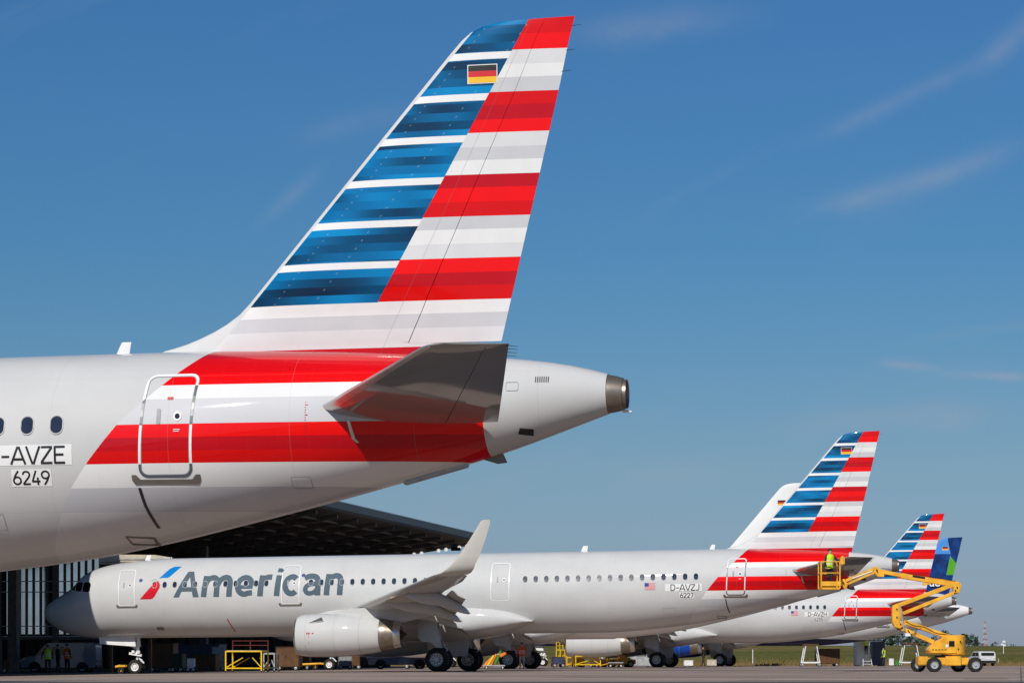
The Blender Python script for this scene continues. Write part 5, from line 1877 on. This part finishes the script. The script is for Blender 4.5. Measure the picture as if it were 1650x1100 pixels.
box_unit('brown_equipment_crate', 'brown crate stack in the shade left of the big engine', 'crate', G(466, 170), R(-8), (1.5, 1.1, 1.25), 'brown', 0, 'brown', True, None, 2)
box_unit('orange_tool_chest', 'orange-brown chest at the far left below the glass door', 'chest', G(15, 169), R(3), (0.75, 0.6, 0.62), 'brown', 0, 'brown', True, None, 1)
box_unit('white_pallet_box', 'white pallet box beside the dark walking worker', 'box', G(1109, 236), R(4), (0.78, 0.7, 0.46), 'white', 3, 'white')
box_unit('pale_tool_trunk', 'pale trunk between the walking worker and far wheels', 'box', G(1147, 238), R(-5), (0.85, 0.7, 0.52), 'beige', 2, 'beige')
box_unit('beige_tarp_trolley', 'beige covered trolley seen left of the near main wheel', 'trolley', G(668, 184), R(-3), (1.4, 0.9, 0.62), 'beige', 0, None, True)
box_unit('white_litter_bin', 'white upright bin on the grass edge right of the hut', 'bin', G(1436, 258), 0, (0.44, 0.44, 0.62), 'white', 0, None)
box_unit('green_litter_bin', 'green bin beside the white bin on the grass edge', 'bin', G(1446, 259), 0, (0.5, 0.44, 0.42), 'green', 0, None)
box_unit('tan_tank_trailer', 'tan tank trailer with one fat wheel under the far fuselage', 'trailer', G(1333, 246), R(5), (2.1, 1.3, 1.35), 'brown', 3, 'brown', True)

# yellow tug between the stands
tug = thing('tow_tug', 'yellow tow tug amid the sunlit equipment row', 'tug', G(1000, 207), R(8))
MB().prism([(-1.1, 0.25), (-1.1, 0.62), (-0.2, 0.66), (-0.1, 0.95), (0.35, 0.95), (0.45, 0.66), (1.1, 0.6), (1.1, 0.25)], -0.55, 0.55).build('body', 'yellow', tug, bevel=0.04)
for x_ in (-0.7, 0.7):
    for s_ in (-1, 1):
        wheel_obj(tug, x_, s_ * 0.5, 0.27, 0.2)
MB().tube((-0.1, 0, 0.9), (-0.3, 0, 1.15), 0.02).build('steering_column', 'black', tug)
MB().lathe([(-.015, .12), (-.015, .15), (.015, .15), (.015, .12)], (-0.3, 0, 1.15), 'z', 16).build('steering_wheel', 'black', tug)
MB().box((0.2, 0, 1.0), (0.45, 0.6, 0.12)).build('seat', 'black', tug, bevel=0.03)

# pale dolly in front of it
dolly = thing('flat_dolly', 'low pale flat dolly in front of the yellow tug', 'dolly', G(992, 203), R(0))
MB().box((0, 0, 0.36), (1.15, 0.8, 0.1)).build('deck', 'grey_paint', dolly, bevel=0.02)
for x_ in (-0.4, 0.4):
    for s_ in (-1, 1):
        wheel_obj(dolly, x_, s_ * 0.33, 0.13, 0.1)
MB().tube((-0.55, 0, 0.3), (-1.2, 0, 0.15), 0.03).build('draw_bar', 'yellow', dolly)

# pile of orange wheel covers by the far main wheels
pile = thing('cover_trolley', 'trolley heaped with orange, yellow and green covers left of the far main wheels', 'trolley', G(797, 165), R(0))
MB().box((0, 0, 0.22), (1.3, 0.8, 0.08)).build('deck', 'galv', pile, bevel=0.01)
for x_ in (-0.5, 0.5):
    for s_ in (-1, 1):
        wheel_obj(pile, x_, s_ * 0.33, 0.1, 0.08)
for k, (x_, z_, l_, a_, m_) in enumerate(((-0.42, 0.42, 0.75, 48, 'orange'), (-0.25, 0.5, 0.8, 58, 'yellow2'), (-0.08, 0.55, 0.85, 62, 'orange'), (0.08, 0.6, 0.8, 60, 'white'), (0.22, 0.72, 0.9, 66, 'green'), (0.4, 0.85, 0.75, 25, 'orange'))):
    c_ = Vector((x_, rnd.uniform(-.15, .15), z_))
    d_ = Vector((math.cos(R(a_)), 0, math.sin(R(a_)))) * l_ / 2
    MB().tube(c_ - d_, c_ + d_, 0.11, 0.08, 10).build('rolled_cover', m_, pile, 40)
MB().prism([(0.25, 0.9), (0.75, 1.12), (0.72, 0.92), (0.4, 0.72)], -0.3, 0.3).build('folded_cover', 'orange', pile, bevel=0.02)

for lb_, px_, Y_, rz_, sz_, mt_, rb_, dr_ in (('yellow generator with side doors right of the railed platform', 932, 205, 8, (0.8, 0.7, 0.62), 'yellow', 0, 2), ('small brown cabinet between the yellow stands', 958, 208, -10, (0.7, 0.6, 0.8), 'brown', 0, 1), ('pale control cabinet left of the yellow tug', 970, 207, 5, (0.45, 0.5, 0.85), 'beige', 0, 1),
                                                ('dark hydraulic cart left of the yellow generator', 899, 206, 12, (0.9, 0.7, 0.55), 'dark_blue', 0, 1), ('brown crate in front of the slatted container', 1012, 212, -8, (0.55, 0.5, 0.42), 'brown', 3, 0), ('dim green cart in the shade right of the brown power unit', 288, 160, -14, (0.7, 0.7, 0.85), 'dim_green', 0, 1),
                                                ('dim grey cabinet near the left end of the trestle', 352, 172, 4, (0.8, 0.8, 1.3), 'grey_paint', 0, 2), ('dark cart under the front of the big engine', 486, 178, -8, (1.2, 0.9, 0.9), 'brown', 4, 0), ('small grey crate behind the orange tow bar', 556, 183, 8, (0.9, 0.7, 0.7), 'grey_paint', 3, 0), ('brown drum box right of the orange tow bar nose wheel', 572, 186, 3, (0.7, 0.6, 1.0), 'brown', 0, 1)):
    box_unit('equipment_cabinet', lb_, 'cabinet', G(px_, Y_), R(rz_), sz_, mt_, rb_, mt_, True, None, dr_)
stand('brown-yellow braced frame behind the pale control cabinet', G(966, 212), R(20), 1.2, 1.0, 1.15, 'yellow')
stand('small yellow step stand just left of the grey slatted container', G(1006, 211), R(-25), 0.7, 0.6, 0.7, 'yellow', 'yellow')

# cone
cone = thing('traffic_cone', 'small orange traffic cone in front of the third airliner main wheels', 'cone', G(1056, 206), 0)
MB().lathe([(0.03, 0.001), (0.03, 0.17), (0.5, 0.03), (0.5, 0.001)], (0, 0, 0), 'z', 20).build('cone_body', 'hivis_orange', cone, 40)
MB().box((0, 0, 0.015), (0.38, 0.38, 0.03)).build('base', 'black', cone)
MB().lathe([(0.2, 0.127), (0.3, 0.098)], (0, 0, 0), 'z', 20).build('reflective_band', 'tape', cone, 40)


# beige overhead dock beam behind the nose of the lettered airliner
dk = thing('dock_beam', 'beige overhead dock beam showing above the lettered airliner nose', 'dock', W(222, 1083, 144.6), R(-9))
bz = (HORIZON - 899) / FPX * 144.6 + EYE - dk.location.z
MB().loft([[(x, y, bz + z) for y, z in ((-.5, a), (.5, a), (.5, b), (-.5, b))] for x, a, b in ((-2.05, -0.32, -0.05), (-1.85, -0.32, 0.12), (-1.5, -0.32, 0.2), (1.1, -0.32, 0.16), (1.95, -0.2, 0.02))]).build('beam', 'beige', dk, bevel=0.03)
for k in range(5):
    MB().box((1.98 + 0.09 * (k % 5) - 0.3, -0.52, bz - 0.05), (0.05, 0.03, 0.16)).build('comb_tooth', 'white', dk)
MB().beam((-1.9, -0.53, bz - 0.06), (1.6, -0.53, bz - 0.06), 0.03, 0.05).build('cable_duct', 'galv', dk)
MB().beam((-1.9, -0.53, bz - 0.22), (1.7, -0.53, bz - 0.2), 0.03, 0.04).build('cable_duct', 'sill', dk)
for x_ in (-1.6, 0.6):
    MB().beam((x_, 0.3, 0.0), (x_, 0.3, bz - 0.31), 0.16, 0.16).build('post', 'brown', dk)


def a_frame(label, loc, w, h, group=None):
    t = thing('a_frame_stand', label, 'stand', loc, R(4), group)
    for s in (-1, 1):
        for y in (-0.4, 0.4):
            MB().tube((s * w / 2, y, 0.32), (s * w * 0.32, y, h), 0.05, n=8).build('leg', 'white', t, 40)
        wheel_obj(t, s * w / 2, -0.4, 0.14, 0.1)
        wheel_obj(t, s * w / 2, 0.4, 0.14, 0.1)
    MB().box((0, -0.4, 0.34), (w * 1.05, 0.1, 0.14)).build('lower_beam', 'white', t, bevel=0.01)
    MB().box((0, 0.4, 0.34), (w * 1.05, 0.1, 0.14)).build('lower_beam', 'white', t, bevel=0.01)
    MB().box((0, 0, h + 0.08), (w * 0.85, 1.0, 0.16)).build('top_beam', 'brown', t, bevel=0.02)
    return t


a_frame('white A-frame stand under the far fuselage, left of the tan trailer', G(1306, 240), 1.55, 1.85)
a_frame('white A-frame stand between the bins and the boom lift', G(1466, 252), 1.75, 2.0)


# high-lift hut: white body, dark blue container, ladder
hut = thing('service_hut', 'white and slate service hut standing on the apron edge under the tails', 'hut', G(1400, 247), R(3))
MB().box((-0.72, 0, 1.2), (1.15, 1.6, 2.25)).build('white_module', 'white', hut, bevel=0.03)
MB().box((0.82, 0.1, 1.18), (1.15, 1.5, 2.2)).build('slate_module', 'dark_blue', hut, bevel=0.03)
MB().box((0.05, 0.15, 2.36), (2.9, 1.6, 0.1)).build('roof', 'dark_blue', hut, bevel=0.02)
for x_ in (-1.1, 1.1):
    MB().box((x_, 0, 0.05), (0.3, 1.4, 0.1)).build('skid', 'dark_metal', hut)
for k in range(4):
    MB().box((-1.1 + 0.25 * k, -0.815, 1.2), (0.2, 0.02, 2.1)).build('wall_panel', 'white', hut, bevel=0.005)
rp = MB()
prev = None
for k in range(30):
    a_ = k * 0.9
    p_ = Vector((-0.48 + 0.09 * math.cos(a_), -0.84 - 0.01 * (k % 3), 1.6 + 0.25 * math.sin(a_) + 0.006 * k))
    if prev is not None:
        rp.tube(prev, p_, 0.018, n=6)
    prev = p_
rp.build('hanging_hose', 'black', hut)
lad = thing('step_ladder', 'white step ladder leaning at the front of the service hut', 'ladder', G(1399, 245.2), R(3))
for s_ in (-1, 1):
    MB().tube((-0.05 + s_ * 0.42, 0, 0.02), (-0.15 + s_ * 0.24, 0.45, 2.05), 0.03, n=8).build('stile', 'white', lad, 40)
for k in range(7):
    f_ = (k + 0.7) / 7.4
    MB().beam((-0.05 - 0.1 * f_ - (0.42 - 0.18 * f_), 0.45 * f_, 2.03 * f_), (-0.05 - 0.1 * f_ + (0.42 - 0.18 * f_), 0.45 * f_, 2.03 * f_), 0.06, 0.035).build('rung', 'white', lad)

# people on the apron
person('worker in yellow hi-vis jacket on the ladder of the service hut', (G(1396, 245)[0], 245.1, 1.05), R(10), 0.06, 0, ((0.2, -0.35), (0.2, -0.35)), 'hivis', 'hivis', h=1.74)
person('worker in yellow hi-vis vest beside the slate end of the hut', G(1424, 244), R(80), 0.10, 0, ((0.2, -0.2), (0.2, -0.2)), 'hivis', h=1.74)
person('worker in dark clothes walking behind the blue engine', G(1133.5, 232), R(60), 0.22, 0, ((0.2, -0.15), (0.2, 0.15)), None, h=1.78)
person('worker in yellow-green vest with his back to us by the panel van', G(77, 165), R(20), 0.05, 0, ((0.3, -0.2), (0.25, -0.2)), 'hivis', h=1.76, bend=0.1)
person('worker in dark clothes standing between the two vests by the van', G(93, 167), R(-60), 0.04, 0, ((0.15, -0.1), (0.15, -0.1)), None, h=1.78)
person('worker in red-orange vest by the panel van', G(108, 164), R(-40), 0.05, 0, ((0.15, -0.1), (0.15, -0.1)), 'hivis_orange', h=1.80)
person('worker in orange vest between the far main wheels', G(841, 167), R(170), 0.05, 0, ((0.35, -0.3), (0.25, -0.2)), 'hivis_orange', 'hivis_orange', 'beige', h=1.66)


# poles, marker, mast
def pole(name, label, cat, loc, h, r, mat, top=None):
    t = thing(name, label, cat, loc, 0)
    MB().tube((0, 0, 0.06), (0, 0, h), r, r * 0.8, 10).build('post', mat, t, 40)
    MB().lathe([(0, 0.001), (0, r * 2.6), (0.06, r * 2.2), (0.06, 0.001)], (0, 0, 0), 'z', 12).build('foot', 'galv', t)
    MB().lathe([(h, r * 1.2), (h + 0.05, r * 0.9), (h + 0.06, 0.001)], (0, 0, 0), 'z', 12).build('cap', top or mat, t)
    return t


pole('white_pole', 'thin white pole on the apron edge right of the far wheels', 'pole', G(1213, 266), 1.55, 0.05, 'white')
pole('marker_post', 'short pale marker post in the grass right of the hatchback', 'post', (G(1609, 290)[0], 290, 0.15), 0.55, 0.05, 'beige')
wsk = pole('weather_mast', 'white weather instrument on a thin post in the far grass', 'instrument', (W(1617, 1063, 380).x, 380, 1.42), 1.6, 0.05, 'white')
MB().box((0.05, 0, 1.75), (0.4, 0.4, 0.3)).build('instrument_box', 'white', wsk, bevel=0.05)
MB().beam((-0.35, 0, 1.45), (0.3, 0, 1.2), 0.08, 0.22).build('vane', 'white', wsk)

mast = thing('lattice_mast', 'red and white lattice radio mast on the horizon at the right', 'mast', (W(1587, 0, 2480).x, 2480, 13.2), 0)
H_ = 23.5
for sct in range(9):
    z0_, z1_ = H_ * sct / 9, H_ * (sct + 1) / 9
    a0_, a1_ = 2.1 - 1.75 * (sct / 9) ** 0.8, 2.1 - 1.75 * ((sct + 1) / 9) ** 0.8
    mb_ = MB()
    for i_ in range(4):
        c0 = [(-1, -1), (1, -1), (1, 1), (-1, 1)][i_]
        c1_ = [(-1, -1), (1, -1), (1, 1), (-1, 1)][(i_ + 1) % 4]
        mb_.beam((c0[0] * a0_, c0[1] * a0_, z0_), (c0[0] * a1_, c0[1] * a1_, z1_), 0.34, 0.34)
        mb_.beam((c0[0] * a0_, c0[1] * a0_, z0_), (c1_[0] * a1_, c1_[1] * a1_, z1_), 0.24, 0.24)
        mb_.beam((c1_[0] * a0_, c1_[1] * a0_, z0_), (c0[0] * a1_, c0[1] * a1_, z1_), 0.24, 0.24)
        mb_.beam((c0[0] * a1_, c0[1] * a1_, z1_), (c1_[0] * a1_, c1_[1] * a1_, z1_), 0.24, 0.24)
    mb_.build('mast_section', 'tower_red_hazed' if sct % 2 == 0 else 'tower_white_hazed', mast)


# trees
def make_tree(label, px, Y, zb, h, w, seed):
    r_ = random.Random(seed)
    X = (px - 825) / FPX * Y
    t = thing('tree', label, 'tree', (X, Y, zb), r_.uniform(0, 6), 'trees along the far field')
    tb = MB().tube((0, 0, 0), (0, 0, h * 0.55), 0.03 * h, 0.014 * h, 8)
    for k in range(6):
        a = r_.uniform(0, 6.28)
        z = h * r_.uniform(0.25, 0.5)
        tb.tube((0, 0, z), (w * 0.32 * math.cos(a), w * 0.32 * math.sin(a), z + h * r_.uniform(0.12, 0.3)), 0.013 * h, 0.005 * h, 6)
    tb.build('trunk', 'bark', t)
    cb = MB()
    clumps = []
    for k in range(r_.randint(11, 16)):
        a, q = r_.uniform(0, 6.28), math.sqrt(r_.random())
        z = h * r_.uniform(0.16, 0.92)
        lim = w / 2 * math.sin(math.pi * min(1, max(0.12, (z / h) ** 0.75))) ** 0.6
        clumps.append((q * lim * math.cos(a), q * lim * math.sin(a), z, r_.uniform(0.10, 0.2) * h))
    for cx, cy, cz, cr_ in clumps:
        for k in range(70):
            d = Vector((r_.gauss(0, 1), r_.gauss(0, 1), r_.gauss(0, 0.8)))
            d = d.normalized() * cr_ * r_.uniform(0.35, 1.08)
            p = Vector((cx, cy, cz)) + d
            s = h * r_.uniform(0.018, 0.04)
            n1 = Vector((r_.gauss(0, 1), r_.gauss(0, 1), r_.gauss(0, 1))).normalized()
            n2 = n1.orthogonal().normalized()
            cb.add([p + n1 * s, p + n2 * s, p - n1 * s, p - n2 * s], [(0, 1, 2, 3)])
    cb.build('crown', 'leaf', t)


TREES = [(1425, 900, 6.0, 8.5), (1436, 930, 4.6, 7), (1448, 905, 6.6, 9), (1459, 960, 5.6, 8), (1470, 915, 5.0, 9), (1483, 940, 5.2, 9), (1495, 910, 4.6, 8), (1507, 955, 4.4, 8), (1523, 935, 6.4, 5.6), (1533, 905, 5.2, 7), (1549, 925, 4.6, 6), (1555, 950, 5.4, 4.4), (1562, 905, 4.0, 5.5), (1570, 930, 4.9, 4.6), (1577, 905, 2.2, 4), (1603, 1000, 2.4, 3.2), (1597, 990, 1.6, 3.4), (1628, 1100, 1.8, 5.5)]
TL = ['bushy dark tree, leftmost in the far row right of the hut', 'second tree from the left in the far row', 'third tree from the left, tall and broad, in the far row', 'fourth tree of the far row, above the white bin', 'fifth tree of the far row, above the A-frame stand', 'sixth tree of the far row, left of the lift turret', 'low round tree of the far row just left of the lift turret', 'low tree of the far row behind the lift turret left side', 'narrow pointed tree rising above the lift booms', 'tree hidden mostly by the lift counterweight', 'low tree at the right edge of the lift counterweight', 'thin tall tree just right of the lift counterweight', 'dark rounded tree right of the lift', 'tallest dark tree right of the lift, nearest the mast', 'small bush at the right end of the dark trees', 'small lone tree right of the radio mast', 'tiny bush at the foot of the radio mast', 'low wide bush at the far right on the field edge']
for i_, ((px_, Y_, h_, w_), lb_) in enumerate(zip(TREES, TL)):
    make_tree(lb_, px_, Y_, 4.55 + (Y_ - 900) * 0.0056, h_, w_, 50 + i_)


# ragged grass along the apron edge
gb = MB()
gr_ = random.Random(11)
for k_ in range(9000):
    Yg = 263.3 + 70 * gr_.random() ** 2.2
    Xg = gr_.uniform(-2, 58) * Yg / 265
    zg = 0.0 if Yg < 275 else (0.25 * (Yg - 275) / 25 if Yg < 300 else 0.25 + (Yg - 300) * 0.015)
    hg_ = gr_.uniform(0.10, 0.34) * (1.5 if gr_.random() < 0.06 else 1)
    wg_ = gr_.uniform(0.05, 0.16)
    ln = gr_.uniform(-0.12, 0.12)
    gb.add([(Xg - wg_, Yg, zg - 0.12), (Xg + wg_, Yg + 0.05, zg - 0.12), (Xg + ln, Yg + gr_.uniform(-.1, .1), zg + hg_)], [(0, 1, 2)])
tag(gb.build('grass_tufts', 'grass'), 'dry uneven grass growing along the apron edge', 'grass', kind='stuff')
